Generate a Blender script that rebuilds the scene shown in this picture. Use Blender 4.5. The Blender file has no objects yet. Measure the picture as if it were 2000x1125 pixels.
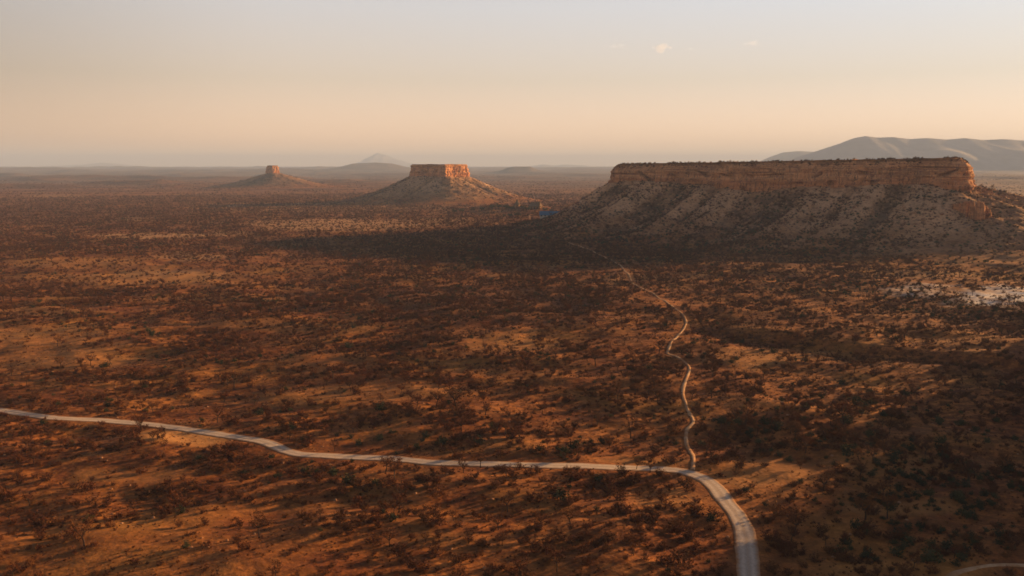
import bpy, math, random
import numpy as np

random.seed(7)
rng = np.random.default_rng(7)
SC = bpy.context.scene
COL = SC.collection
rad = math.radians

# ------------------------------------------------------------------ camera
CAM_Z = 70.0
F = 1732.0                    # focal length in photo pixels (2000 wide)
HOR = 325.0                   # photo row of the true horizon
PITCH = math.atan((562.5 - HOR) / F)
cam = bpy.data.cameras.new('camera')
cam.sensor_width = 36.0
cam.lens = 36.0 * F / 2000.0
cam.clip_start = 0.5
cam.clip_end = 200000.0
cam_ob = bpy.data.objects.new('camera', cam)
COL.objects.link(cam_ob)
cam_ob.location = (0, 0, CAM_Z)
cam_ob.rotation_euler = (math.pi / 2 - PITCH, 0, 0)
SC.camera = cam_ob

# ------------------------------------------------------------------ sky, sun, exposure
SUN_AZ = 32.0                 # degrees from +X (right) towards +Y (away)
SUN_EL = 9.5
SKY_GAMMA = (0.22, 0.36, 0.50)
SKY_TINT = [(0.0, (2.1, 1.48, 1.2)), (0.024, (1.45, 1.01, 0.86)), (0.093, (1.02, 0.885, 0.80)), (0.17, (0.97, 1.01, 1.075)), (0.32, (0.56, 0.63, 0.74)), (0.55, (0.13, 0.19, 0.33))]
W = bpy.data.worlds.new('World')
SC.world = W
W.use_nodes = True
wn, wl = W.node_tree.nodes, W.node_tree.links
wn.clear()
sky = wn.new('ShaderNodeTexSky')
sky.sky_type = 'NISHITA'
sky.sun_disc = False
sky.sun_elevation = rad(SUN_EL)
sky.sun_rotation = rad(90.0 - SUN_AZ)
sky.altitude = 1000.0
sky.air_density = 1.0
sky.dust_density = 1.0
sky.ozone_density = 1.0
# soften the contrast of the clear-air sky and tint it by height: dusty and warm low down, deep and dim overhead
sep = wn.new('ShaderNodeSeparateColor'); com = wn.new('ShaderNodeCombineColor')
wl.new(sky.outputs[0], sep.inputs[0])
EXPOSURE = 1.5
geo = wn.new('ShaderNodeTexCoord'); sxyz = wn.new('ShaderNodeSeparateXYZ')
wl.new(geo.outputs['Generated'], sxyz.inputs[0])
tint = wn.new('ShaderNodeValToRGB')
els = tint.color_ramp.elements
while len(els) < len(SKY_TINT): els.new(0.5)
for e, (z_, c) in zip(els, SKY_TINT):
    e.position = z_; e.color = (c[0] / 3, c[1] / 3, c[2] / 3, 1)
wl.new(sxyz.outputs[2], tint.inputs[0])
side = wn.new('ShaderNodeMapRange'); side.interpolation_type = 'SMOOTHSTEP'      # dimmer on the side away from the sun
for k_, v_ in (('From Min', -1.10), ('From Max', -0.70), ('To Min', 0.58), ('To Max', 1.0)): side.inputs[k_].default_value = v_
vy = wn.new('ShaderNodeMath'); vy.operation = 'MULTIPLY_ADD'; vy.inputs[1].default_value = -0.5     # a clear sky is dimmest a quarter turn from the sun
wl.new(sxyz.outputs[1], vy.inputs[0]); wl.new(sxyz.outputs[0], vy.inputs[2]); wl.new(vy.outputs[0], side.inputs['Value'])
tsep = wn.new('ShaderNodeSeparateColor'); wl.new(tint.outputs[0], tsep.inputs[0])
for ch in range(3):
    p = wn.new('ShaderNodeMath'); p.operation = 'MULTIPLY'; p.inputs[1].default_value = 0.1
    q = wn.new('ShaderNodeMath'); q.operation = 'POWER'; q.inputs[1].default_value = SKY_GAMMA[ch]
    r = wn.new('ShaderNodeMath'); r.operation = 'MULTIPLY'
    t = wn.new('ShaderNodeMath'); t.operation = 'MULTIPLY'; t.inputs[1].default_value = 30.0 / 2 ** EXPOSURE
    wl.new(sep.outputs[ch], p.inputs[0]); wl.new(p.outputs[0], q.inputs[0]); wl.new(q.outputs[0], r.inputs[0]); wl.new(tsep.outputs[ch], t.inputs[0]); wl.new(t.outputs[0], r.inputs[1]); wl.new(r.outputs[0], com.inputs[ch])
bg = wn.new('ShaderNodeBackground')
bg.inputs['Strength'].default_value = 0.10
wo = wn.new('ShaderNodeOutputWorld')
wl.new(com.outputs[0], bg.inputs['Color'])
mb_ = wn.new('ShaderNodeMath'); mb_.operation = 'MULTIPLY'; mb_.inputs[1].default_value = 0.10
wl.new(side.outputs[0], mb_.inputs[0]); wl.new(mb_.outputs[0], bg.inputs['Strength'])
wl.new(bg.outputs[0], wo.inputs['Surface'])

sun = bpy.data.lights.new('sun', 'SUN')
sun.energy = 5.0
sun.angle = rad(0.5)
sun.color = (1.0, 0.56, 0.22)
sun_ob = bpy.data.objects.new('sun', sun)
COL.objects.link(sun_ob)
from mathutils import Vector
SDIR = Vector((math.cos(rad(SUN_AZ)) * math.cos(rad(SUN_EL)), math.sin(rad(SUN_AZ)) * math.cos(rad(SUN_EL)), math.sin(rad(SUN_EL))))
sun_ob.rotation_euler = SDIR.to_track_quat('Z', 'Y').to_euler()
sun_ob.location = (600, 375, 300)

SC.view_settings.view_transform = 'Standard'
SC.view_settings.look = 'None'
SC.view_settings.gamma = 1.0
SC.view_settings.exposure = EXPOSURE
SC.view_settings.use_curve_mapping = False
SC.render.engine = 'CYCLES'
SC.cycles.use_denoising = True
SC.cycles.max_bounces = 4
SC.cycles.diffuse_bounces = 3
SC.cycles.volume_bounces = 0
SC.cycles.pixel_filter_type = 'BLACKMAN_HARRIS'
SC.cycles.filter_width = 1.65

HAZE_DENSITY = 8.0e-5
HAZE_COLOR = (0.46, 0.63, 1.0, 1)
HAZE_ANISO = 0.0

# ------------------------------------------------------------------ numeric helpers
def smooth(a, b, x):
    t = np.clip((np.asarray(x, float) - a) / (b - a), 0, 1)
    return t * t * (3 - 2 * t)

def _hash(ix, iy, s):
    n = ix.astype(np.int64).astype(np.uint32) * np.uint32(374761393) + iy.astype(np.int64).astype(np.uint32) * np.uint32(668265263) + np.uint32((s * 144269504 + 12345) & 0xffffffff)
    n = (n ^ (n >> np.uint32(13))) * np.uint32(1274126177)
    n = (n ^ (n >> np.uint32(15))) * np.uint32(2246822519)
    n = n ^ (n >> np.uint32(16))
    return n.astype(np.float64) / 4294967296.0

def pn(x, y, s=0):
    """2D gradient noise, about -0.7 .. 0.7"""
    x = np.asarray(x, float); y = np.asarray(y, float)
    x, y = np.broadcast_arrays(x, y)
    ix = np.floor(x); iy = np.floor(y)
    fx = x - ix; fy = y - iy
    u = fx * fx * fx * (fx * (fx * 6 - 15) + 10); v = fy * fy * fy * (fy * (fy * 6 - 15) + 10)
    def g(dx, dy):
        a = _hash(ix + dx, iy + dy, s) * (2 * math.pi)
        return np.cos(a) * (fx - dx) + np.sin(a) * (fy - dy)
    a = g(0, 0); b = g(1, 0); c = g(0, 1); d = g(1, 1)
    return (a + (b - a) * u) * (1 - v) + (c + (d - c) * u) * v

def fbm(x, y, o=3, s=0, gain=0.5):
    t = 0; a = 1.0; f = 1.0
    for k in range(o):
        t = t + a * pn(np.asarray(x) * f + 13.7 * k, np.asarray(y) * f - 7.1 * k, s + k)
        a *= gain; f *= 2.03
    return t

def ridged(x, y, o=3, s=0):
    t = 0; a = 1.0; f = 1.0
    for k in range(o):
        t = t + a * (1 - 2.2 * np.abs(pn(np.asarray(x) * f, np.asarray(y) * f, s + k)))
        a *= 0.5; f *= 2.1
    return t / 1.75

def ray(px, py):
    """photo pixel -> world direction with unit forward depth"""
    u = (px - 1000.0) / F; v = (py - 562.5) / F
    c, s = math.cos(PITCH), math.sin(PITCH)
    return np.array([u, c - v * s, -s - v * c])

def flat(px, py, z=0.0):
    d = ray(px, py)
    t = (z - CAM_Z) / d[2]
    return np.array([d[0] * t, d[1] * t])

def at_dist(px, py, Y):
    """point on the pixel's ray at world distance y = Y"""
    d = ray(px, py); t = Y / d[1]
    return np.array([d[0] * t, Y, CAM_Z + d[2] * t])

# ------------------------------------------------------------------ terrain height
scA, scB = flat(1330, 640), flat(2080, 748)
scD = (scB - scA) / np.linalg.norm(scB - scA); scN = np.array([-scD[1], scD[0]])
if scN[1] < 0: scN = -scN

def H0(x, y):
    x = np.asarray(x, float); y = np.asarray(y, float)
    shp = x.shape; x = np.atleast_1d(x).ravel(); y = np.atleast_1d(y).ravel()
    r = np.hypot(x, y)
    h = np.zeros(x.shape)
    # near and middle ground
    m = r < 3200; X, Y, Rr = x[m], y[m], r[m]
    amp = 1 - 0.72 * smooth(420, 1100, Rr)
    g = 3.6 * fbm(X / 230, Y / 230, 2, 3) * amp
    g += 2.6 * (ridged((X + 0.5 * Y) / 95, (Y - 0.4 * X) / 62, 3, 11) - 0.4) * amp
    g += 1.3 * fbm((X + 0.4 * Y) / 34, (Y - 0.3 * X) / 26, 3, 15) * amp
    g += 0.5 * fbm(X / 14, Y / 12, 2, 21) * (1 - 0.8 * smooth(300, 900, Rr))
    # low scarp on the right
    qx, qy = X - scA[0], Y - scA[1]
    al = qx * scD[0] + qy * scD[1]
    sd = qx * scN[0] + qy * scN[1] + 5 * pn(X / 30, Y / 30, 31)
    g += 3.4 * smooth(-4, 5, sd) * (1 - smooth(10, 110, sd)) * smooth(-10, 40, al) * (1 - smooth(180, 320, al))
    # hill outside the frame on the right, which shades the near right corner
    hx, hy = (X - 319) / 64, (Y - 316) / 80
    g += 59 * np.exp(-(hx * hx + hy * hy)) * (1 + 0.35 * fbm(X / 40, Y / 40, 3, 41))
    # rocky knoll and terrace of the lodge
    kx, ky = (X - 6) / 75, (Y - 1420) / 55
    g += 7 * np.exp(-(kx * kx + ky * ky)) * (1 + 0.8 * fbm(X / 22, Y / 22, 3, 51))
    kx, ky = (X - 50) / 45, (Y - 1225) / 30
    g += 3 * np.exp(-(kx * kx + ky * ky))
    h[m] = g * (1 - smooth(2300, 3200, Rr))
    # rolling country far away, rising slowly to the horizon
    m = r > 2200; X, Y, Rr = x[m], y[m], r[m]
    far = smooth(2300, 5200, Rr)
    g = 42 * np.maximum(0, fbm(X / 1500, Y / 800, 4, 61) - 0.05) * far
    g += 26 * np.maximum(0, fbm(X / 420, Y / 260, 4, 66) - 0.12) * smooth(2500, 3600, Rr) * (1 - 0.75 * smooth(-600, 300, X + 0.1 * Y))
    g += 44 * smooth(3500, 15000, Rr)
    h[m] += g
    return h.reshape(shp) if shp else float(h[0])

def to_ground(px, py):
    z = 0.0
    for k in range(12):
        p = flat(px, py, z)
        z = 0.5 * z + 0.5 * float(H0(p[0], p[1]))
    return p

def resample(pts, step):
    pts = np.asarray(pts, float)
    # Catmull-Rom through the points, then even spacing
    P = np.vstack([2 * pts[0] - pts[1], pts, 2 * pts[-1] - pts[-2]])
    out = []
    for i in range(1, len(P) - 2):
        p0, p1, p2, p3 = P[i - 1], P[i], P[i + 1], P[i + 2]
        for t in np.linspace(0, 1, 24, endpoint=False):
            out.append(0.5 * ((2 * p1) + (-p0 + p2) * t + (2 * p0 - 5 * p1 + 4 * p2 - p3) * t * t + (-p0 + 3 * p1 - 3 * p2 + p3) * t ** 3))
    out.append(P[-2]); out = np.array(out)
    s = np.concatenate([[0], np.cumsum(np.linalg.norm(np.diff(out, axis=0), axis=1))])
    n = max(4, int(s[-1] / step))
    q = np.linspace(0, s[-1], n)
    return np.stack([np.interp(q, s, out[:, k]) for k in range(out.shape[1])], 1)

ROAD_PX = [(-420, 772), (-200, 786), (-60, 797), (0, 804), (100, 813), (200, 821), (300, 831), (400, 844), (470, 853), (520, 868), (575, 885), (640, 893), (750, 898), (860, 902),
           (1000, 908), (1150, 913), (1280, 916), (1340, 924), (1385, 945), (1420, 977), (1445, 1015), (1456, 1055), (1461, 1100), (1467, 1160), (1476, 1260)]
PATH_PX = [(1352, 918), (1354, 893), (1342, 870), (1341, 842), (1354, 822), (1341, 792), (1334, 762), (1347, 722), (1338, 708), (1306, 692), (1308, 676), (1326, 652), (1340, 628),
           (1318, 602), (1282, 578), (1240, 556), (1229, 538), (1200, 511), (1150, 487), (1098, 469), (1062, 452), (1038, 436), (1034, 421)]
TRACK_PX = [(1838, 1150), (1862, 1122), (1905, 1108), (1960, 1103), (2040, 1104), (2160, 1096)]

def profile(px, step, win):
    c = resample([to_ground(*p) for p in px], step)
    z = H0(c[:, 0], c[:, 1])
    k = np.ones(win) / win
    zp = np.convolve(np.pad(z, win // 2, mode='edge'), k, mode='same')[win // 2: win // 2 + len(z)]
    return c, zp

ROAD, ROADZ = profile(ROAD_PX, 1.5, 21)
PATH, PATHZ = profile(PATH_PX, 1.5, 7)
TRK, TRKZ = profile(TRACK_PX, 1.5, 9)

def near(c, x, y, box):
    """distance and nearest index of polyline c for points, inf far away"""
    d = np.full(x.shape, 1e9); idx = np.zeros(x.shape, int)
    m = np.where((x > c[:, 0].min() - box) & (x < c[:, 0].max() + box) & (y > c[:, 1].min() - box) & (y < c[:, 1].max() + box))[0]
    for k in range(0, len(m), 20000):
        j = m[k:k + 20000]
        dd = (x[j, None] - c[None, :, 0]) ** 2 + (y[j, None] - c[None, :, 1]) ** 2
        i = dd.argmin(1)
        d[j] = np.sqrt(dd[np.arange(len(j)), i]); idx[j] = i
    return d, idx

def H(x, y):
    sh = x.shape; x = x.ravel(); y = y.ravel()
    h = H0(x, y)
    for c, z, w0, w1 in ((PATH, PATHZ, 1.0, 4.0), (TRK, TRKZ, 1.2, 4.0), (ROAD, ROADZ, 3.4, 10.0)):
        d, i = near(c, x, y, w1 + 1)
        m = d < w1
        w = 1 - smooth(w0, w1, d[m])
        h[m] = h[m] * (1 - w) + z[i[m]] * w
    return h.reshape(sh)

# ------------------------------------------------------------------ material helpers
def new_mat(name):
    m = bpy.data.materials.new(name); m.use_nodes = True
    nt = m.node_tree; nt.nodes.clear()
    out = nt.nodes.new('ShaderNodeOutputMaterial')
    b = nt.nodes.new('ShaderNodeBsdfPrincipled')
    b.inputs['Roughness'].default_value = 0.95
    b.inputs['Specular IOR Level'].default_value = 0.08
    nt.links.new(b.outputs[0], out.inputs['Surface'])
    return m, nt, b

def node(nt, t, **kw):
    n = nt.nodes.new(t)
    for k, v in kw.items(): setattr(n, k, v)
    return n

def noise(nt, vec, scale, detail=4, rough=0.55, dist=0.0):
    n = node(nt, 'ShaderNodeTexNoise')
    n.inputs['Scale'].default_value = scale; n.inputs['Detail'].default_value = detail
    n.inputs['Roughness'].default_value = rough; n.inputs['Distortion'].default_value = dist
    nt.links.new(vec, n.inputs['Vector'])
    return n.outputs['Fac']

def ramp(nt, fac, stops):
    r = node(nt, 'ShaderNodeValToRGB')
    els = r.color_ramp.elements
    while len(els) < len(stops): els.new(0.5)
    for e, (p, c) in zip(els, stops):
        e.position = p
        e.color = (c, c, c, 1) if isinstance(c, (int, float)) else (*c, 1)
    nt.links.new(fac, r.inputs[0])
    return r.outputs[0]

def mix(nt, fac, a, b, mode='MIX'):
    m = node(nt, 'ShaderNodeMix', data_type='RGBA', blend_type=mode)
    for sock, v in ((m.inputs[0], fac), (m.inputs[6], a), (m.inputs[7], b)):
        if hasattr(v, 'links') or hasattr(v, 'is_output'): nt.links.new(v, sock)
        elif isinstance(v, (int, float)): sock.default_value = v
        else: sock.default_value = (*v, 1)
    return m.outputs[2]

def mth(nt, op, a, b=None):
    m = node(nt, 'ShaderNodeMath', operation=op)
    for sock, v in zip(m.inputs, (a, b)):
        if v is None: continue
        if isinstance(v, (int, float)): sock.default_value = v
        else: nt.links.new(v, sock)
    return m.outputs[0]

def bump(nt, b, height, strength, dist):
    n = node(nt, 'ShaderNodeBump')
    n.inputs['Strength'].default_value = strength; n.inputs['Distance'].default_value = dist
    nt.links.new(height, n.inputs['Height'])
    nt.links.new(n.outputs[0], b.inputs['Normal'])

def world_pos(nt):
    return node(nt, 'ShaderNodeNewGeometry').outputs['Position']

def scaled(nt, v, s):
    m = node(nt, 'ShaderNodeMapping'); m.inputs['Scale'].default_value = s
    nt.links.new(v, m.inputs['Vector']); return m.outputs[0]

def attr(nt, name):
    a = node(nt, 'ShaderNodeAttribute', attribute_name=name); return a.outputs['Fac']

SAND = (0.48, 0.185, 0.048)
SAND2 = (0.25, 0.078, 0.022)
SCRUB = (0.068, 0.018, 0.008)
PALE = (0.52, 0.31, 0.15)
WHITE = (0.74, 0.68, 0.62)

def ground_colour(nt, P):
    big = noise(nt, P, 0.011, 5, 0.6)
    mid = noise(nt, P, 0.05, 5, 0.62, 0.4)
    fine = noise(nt, P, 0.35, 5, 0.65)
    c = mix(nt, ramp(nt, mid, [(0.38, 0.0), (0.62, 1.0)]), SAND2, SAND)
    sc = mth(nt, 'MULTIPLY', ramp(nt, fine, [(0.40, 0.0), (0.56, 1.0)]), ramp(nt, big, [(0.36, 0.45), (0.6, 1.0)]))
    c = mix(nt, mth(nt, 'MULTIPLY', sc, 0.88), c, SCRUB)
    grain = noise(nt, P, 1.7, 4, 0.75)
    c = mix(nt, ramp(nt, grain, [(0.42, 0.45), (0.56, 0.0)]), c, (0.085, 0.032, 0.015))
    yel = ramp(nt, noise(nt, P, 0.022, 4, 0.6), [(0.5, 0.0), (0.7, 1.0)])
    c = mix(nt, mth(nt, 'MULTIPLY', yel, 0.5), c, (0.45, 0.215, 0.050))
    return c, fine, mid

def mat_ground():
    m, nt, b = new_mat('dry_ground')
    P = world_pos(nt)
    c, fine, mid = ground_colour(nt, P)
    brk = ramp(nt, noise(nt, scaled(nt, P, (1, 0.6, 1)), 0.09, 5, 0.65), [(0.36, 0.25), (0.6, 1.0)])
    pale = mth(nt, 'MULTIPLY', attr(nt, 'pale'), brk)
    c = mix(nt, pale, c, PALE)
    c = mix(nt, mth(nt, 'MULTIPLY', attr(nt, 'bare'), 0.9), c, (0.50, 0.25, 0.085))
    c = mix(nt, mth(nt, 'MULTIPLY', attr(nt, 'white'), brk), c, WHITE)
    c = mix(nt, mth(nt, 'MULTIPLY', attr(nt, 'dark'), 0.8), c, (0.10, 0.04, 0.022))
    fp = ramp(nt, noise(nt, scaled(nt, P, (0.5, 1, 1)), 0.0045, 6, 0.62, 0.3), [(0.42, 0.0), (0.58, 0.75)])
    fp2 = ramp(nt, noise(nt, scaled(nt, P, (0.6, 1, 1)), 0.03, 4, 0.7), [(0.46, 0.0), (0.62, 0.7)])
    c = mix(nt, mth(nt, 'MULTIPLY', mth(nt, 'MAXIMUM', fp, fp2), attr(nt, 'far')), c, (0.070, 0.024, 0.013))
    c = mix(nt, mth(nt, 'MULTIPLY', attr(nt, 'haze_grey'), 0.65), c, (0.17, 0.145, 0.13))      # far ground greyed in its colour to stand in for distance haze
    nt.links.new(c, b.inputs['Base Color'])
    hh = mth(nt, 'ADD', mth(nt, 'MULTIPLY', mid, 2.0), fine)
    bump(nt, b, hh, 0.6, 0.5)
    return m

def mat_talus(name, dark, light, pale):
    m, nt, b = new_mat(name)
    P = world_pos(nt)
    mid = noise(nt, P, 0.045, 5, 0.6, 0.5)
    fine = noise(nt, P, 0.3, 5, 0.7)
    c = mix(nt, ramp(nt, mid, [(0.36, 0.0), (0.64, 1.0)]), dark, light)
    c = mix(nt, ramp(nt, fine, [(0.5, 0.0), (0.62, 0.8)]), c, (0.07, 0.045, 0.03))
    c = mix(nt, mth(nt, 'MULTIPLY', attr(nt, 'pale'), ramp(nt, fine, [(0.42, 1.0), (0.68, 0.3)])), c, pale)
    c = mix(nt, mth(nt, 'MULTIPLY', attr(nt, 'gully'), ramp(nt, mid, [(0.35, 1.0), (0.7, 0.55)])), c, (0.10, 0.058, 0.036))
    c = mix(nt, mth(nt, 'MULTIPLY', attr(nt, 'rust'), 0.8), c, mix(nt, ramp(nt, fine, [(0.42, 0.0), (0.58, 1.0)]), (0.30, 0.125, 0.05), (0.12, 0.05, 0.024)))
    g, f2, m2 = ground_colour(nt, P)
    c = mix(nt, attr(nt, 'foot'), c, g)
    nt.links.new(c, b.inputs['Base Color'])
    bump(nt, b, mth(nt, 'ADD', mth(nt, 'MULTIPLY', mid, 2.0), fine), 0.9, 1.2)
    return m

def mat_cliff():
    m, nt, b = new_mat('layered_rock')
    P = world_pos(nt)
    st = noise(nt, scaled(nt, P, (0.010, 0.010, 0.34)), 1.0, 5, 0.65)
    sz = node(nt, 'ShaderNodeSeparateXYZ'); nt.links.new(P, sz.inputs[0])
    low = node(nt, 'ShaderNodeMapRange'); low.inputs['From Min'].default_value = 62.0; low.inputs['From Max'].default_value = 56.0
    nt.links.new(mth(nt, 'ADD', sz.outputs[2], mth(nt, 'MULTIPLY', noise(nt, P, 0.05, 3), 6.0)), low.inputs['Value'])
    col = noise(nt, scaled(nt, P, (0.35, 0.35, 0.03)), 1.0, 4, 0.6)
    fine = noise(nt, P, 0.5, 5, 0.7)
    c = ramp(nt, st, [(0.34, (0.20, 0.080, 0.036)), (0.42, (0.54, 0.24, 0.10)), (0.50, (0.66, 0.345, 0.165)), (0.565, (0.36, 0.15, 0.066)), (0.60, (0.58, 0.28, 0.125)), (0.72, (0.64, 0.335, 0.16))])
    c = mix(nt, mth(nt, 'MULTIPLY', low.outputs[0], 0.6), c, (0.50, 0.19, 0.075))
    c = mix(nt, ramp(nt, col, [(0.5, 0.0), (0.72, 0.45)]), c, (0.20, 0.09, 0.045))
    c = mix(nt, ramp(nt, fine, [(0.55, 0.0), (0.75, 0.6)]), c, (0.14, 0.065, 0.04))
    var = noise(nt, scaled(nt, P, (0.075, 0.075, 0.11)), 1.0, 5, 0.68, 0.6)     # dark blotches, colour standing in for shade of cracks and pits
    c = mix(nt, ramp(nt, var, [(0.50, 0.0), (0.60, 0.62)]), c, (0.17, 0.075, 0.04))
    crk = noise(nt, scaled(nt, P, (0.22, 0.22, 0.012)), 1.0, 3, 0.5, 0.8)
    crk = mth(nt, 'ABSOLUTE', mth(nt, 'SUBTRACT', crk, 0.5))
    c = mix(nt, ramp(nt, crk, [(0.006, 0.8), (0.022, 0.0)]), c, (0.05, 0.026, 0.018))
    nt.links.new(c, b.inputs['Base Color'])
    bump(nt, b, mth(nt, 'ADD', mth(nt, 'ADD', st, col), fine), 0.9, 1.0)
    return m

def mat_mountain(name, dark, light):
    m, nt, b = new_mat(name)
    P = world_pos(nt)
    n = noise(nt, P, 0.004, 6, 0.65)
    nt.links.new(ramp(nt, n, [(0.35, dark), (0.65, light)]), b.inputs['Base Color'])
    return m

def mat_road():
    m, nt, b = new_mat('gravel_track')
    P = world_pos(nt)
    v = attr(nt, 'across')       # -1 .. 1 across the ribbon
    n1 = noise(nt, P, 0.25, 5, 0.65)
    n2 = noise(nt, P, 1.8, 4, 0.7)
    av = mth(nt, 'ABSOLUTE', mth(nt, 'SUBTRACT', mth(nt, 'ABSOLUTE', mth(nt, 'ADD', v, mth(nt, 'MULTIPLY', mth(nt, 'SUBTRACT', n1, 0.5), 0.5))), 0.36))
    c = ramp(nt, av, [(0.04, (0.60, 0.49, 0.39)), (0.22, (0.47, 0.38, 0.305)), (0.5, (0.48, 0.335, 0.225))])
    sh = mth(nt, 'ADD', mth(nt, 'ABSOLUTE', v), mth(nt, 'MULTIPLY', mth(nt, 'SUBTRACT', noise(nt, P, 0.6, 5, 0.7), 0.5), 0.9))
    c = mix(nt, ramp(nt, sh, [(0.58, 0.0), (0.95, 1.0)]), c, (0.38, 0.165, 0.055))
    c = mix(nt, ramp(nt, n2, [(0.45, 0.0), (0.7, 0.5)]), c, (0.30, 0.22, 0.16))
    nt.links.new(c, b.inputs['Base Color'])
    bump(nt, b, mth(nt, 'ADD', n1, n2), 0.5, 0.1)
    return m

def mat_trail():
    m, nt, b = new_mat('sandy_trail')
    P = world_pos(nt)
    c = mix(nt, ramp(nt, noise(nt, P, 0.4, 5, 0.7), [(0.35, 0.0), (0.65, 1.0)]), (0.40, 0.22, 0.10), (0.56, 0.39, 0.25))
    c = mix(nt, ramp(nt, noise(nt, P, 0.055, 4, 0.7), [(0.48, 0.0), (0.60, 0.6)]), c, (0.30, 0.125, 0.045))
    nt.links.new(c, b.inputs['Base Color'])
    return m

def mat_plant(name, stops, grit=2.0):
    m, nt, b = new_mat(name)
    oi = node(nt, 'ShaderNodeObjectInfo')
    c = ramp(nt, oi.outputs['Random'], stops)
    n = noise(nt, world_pos(nt), grit, 2, 0.6)
    c = mix(nt, ramp(nt, n, [(0.35, 0.0), (0.7, 0.5)]), c, tuple(1.6 * k for k in stops[0][1]))
    nt.links.new(c, b.inputs['Base Color'])
    return m

def mat_plain(name, col, var=0.25, scale=1.0):
    m, nt, b = new_mat(name)
    n = noise(nt, world_pos(nt), scale, 5, 0.65)
    c = mix(nt, ramp(nt, n, [(0.3, 0.0), (0.7, 1.0)]), tuple(k * (1 - var) for k in col), tuple(min(1, k * (1 + var)) for k in col))
    nt.links.new(c, b.inputs['Base Color'])
    return m

MG, MT, MC, MM, MR, MP = mat_ground(), mat_talus('talus_rubble', (0.29, 0.145, 0.068), (0.52, 0.285, 0.145), (0.68, 0.42, 0.24)), mat_cliff(), mat_mountain('mountain_rock', (0.22, 0.20, 0.19), (0.34, 0.31, 0.29)), mat_road(), mat_trail()
MT3 = mat_talus('dark_rubble', (0.16, 0.08, 0.042), (0.34, 0.18, 0.09), (0.38, 0.22, 0.12))
MM2 = mat_mountain('dark_hill_rock', (0.08, 0.06, 0.05), (0.17, 0.125, 0.10))
MMF = mat_mountain('pale_hill_rock', (0.30, 0.27, 0.25), (0.40, 0.37, 0.34))  # farthest hills lightened in colour to stand in for haze
MT2 = mat_talus('rusty_rubble', (0.24, 0.13, 0.066), (0.50, 0.285, 0.145), (0.58, 0.36, 0.21))
M_TWIG = mat_plant('dry_twigs', [(0.0, (0.065, 0.022, 0.010)), (0.35, (0.12, 0.040, 0.016)), (0.7, (0.080, 0.036, 0.018)), (1.0, (0.18, 0.075, 0.026))])
M_STEM = mat_plant('dark_bark', [(0.0, (0.035, 0.022, 0.016)), (1.0, (0.07, 0.042, 0.028))])
M_GREEN = mat_plant('olive_leaves', [(0.0, (0.030, 0.034, 0.020)), (0.5, (0.045, 0.050, 0.024)), (1.0, (0.075, 0.075, 0.030))])
M_STRAW = mat_plant('straw_grass', [(0.0, (0.15, 0.065, 0.022)), (1.0, (0.30, 0.15, 0.05))])
M_ROCK = mat_plant('loose_rock', [(0.0, (0.20, 0.10, 0.055)), (1.0, (0.42, 0.24, 0.135))])

# ------------------------------------------------------------------ mesh helpers
def tag(o, label=None, cat=None, group=None, kind=None):
    if label: o['label'] = label
    if cat: o['category'] = cat
    if group: o['group'] = group
    if kind: o['kind'] = kind
    return o

def mesh_np(name, V, Fq, mats, smooth_shade=True, attrs=None, midx=None):
    """mesh from numpy arrays; Fq is (n,4) or (n,3)"""
    V = np.asarray(V, np.float32); Fq = np.asarray(Fq, np.int32)
    me = bpy.data.meshes.new(name)
    n, k = Fq.shape
    me.vertices.add(len(V)); me.vertices.foreach_set('co', V.ravel())
    me.loops.add(n * k); me.loops.foreach_set('vertex_index', Fq.ravel())
    me.polygons.add(n); me.polygons.foreach_set('loop_start', np.arange(0, n * k, k, dtype=np.int32))
    try: me.polygons.foreach_set('loop_total', np.full(n, k, np.int32))
    except Exception: pass
    me.polygons.foreach_set('use_smooth', np.full(n, smooth_shade))
    for m in mats: me.materials.append(m)
    if midx is not None: me.polygons.foreach_set('material_index', np.asarray(midx, np.int32))
    for nm, arr in (attrs or {}).items():
        a = me.attributes.new(nm, 'FLOAT', 'POINT'); a.data.foreach_set('value', np.asarray(arr, np.float32).ravel())
    me.update(calc_edges=True); me.validate()
    return me

def link(name, me, parent=None):
    o = bpy.data.objects.new(name, me); COL.objects.link(o)
    if parent is not None: o.parent = parent
    return o

def empty(name, loc=(0, 0, 0), rz=0.0):
    o = bpy.data.objects.new(name, None); COL.objects.link(o)
    o.empty_display_size = 0.5
    o.location = loc; o.rotation_euler = (0, 0, rz)
    return o

def grid_faces(nr, nc, wrap=False):
    i = np.arange(nr - 1)[:, None]; j = np.arange(nc if wrap else nc - 1)[None, :]
    a = i * nc + j; b = i * nc + (j + 1) % nc; c = (i + 1) * nc + (j + 1) % nc; d = (i + 1) * nc + j
    return np.stack([a, b, c, d], -1).reshape(-1, 4)

# ------------------------------------------------------------------ ground sheet
def axis(lo, hi, c, s0, a):
    u0 = np.arcsinh((lo - c) / a); u1 = np.arcsinh((hi - c) / a)
    n = int((u1 - u0) * a / s0) + 1
    return c + a * np.sinh(np.linspace(u0, u1, n))

XS = axis(-26000, 26000, 0, 2.3, 380)
YS = axis(-1500, 36000, 230, 2.3, 420)
GX, GY = np.meshgrid(XS, YS)
GZ = H(GX, GY)

def G(x, y):
    """height on the actual ground mesh"""
    x = np.asarray(x, float); y = np.asarray(y, float)
    i = np.clip(np.searchsorted(XS, x) - 1, 0, len(XS) - 2); j = np.clip(np.searchsorted(YS, y) - 1, 0, len(YS) - 2)
    u = (x - XS[i]) / (XS[i + 1] - XS[i]); v = (y - YS[j]) / (YS[j + 1] - YS[j])
    return (GZ[j, i] * (1 - u) + GZ[j, i + 1] * u) * (1 - v) + (GZ[j + 1, i] * (1 - u) + GZ[j + 1, i + 1] * u) * v

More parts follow.
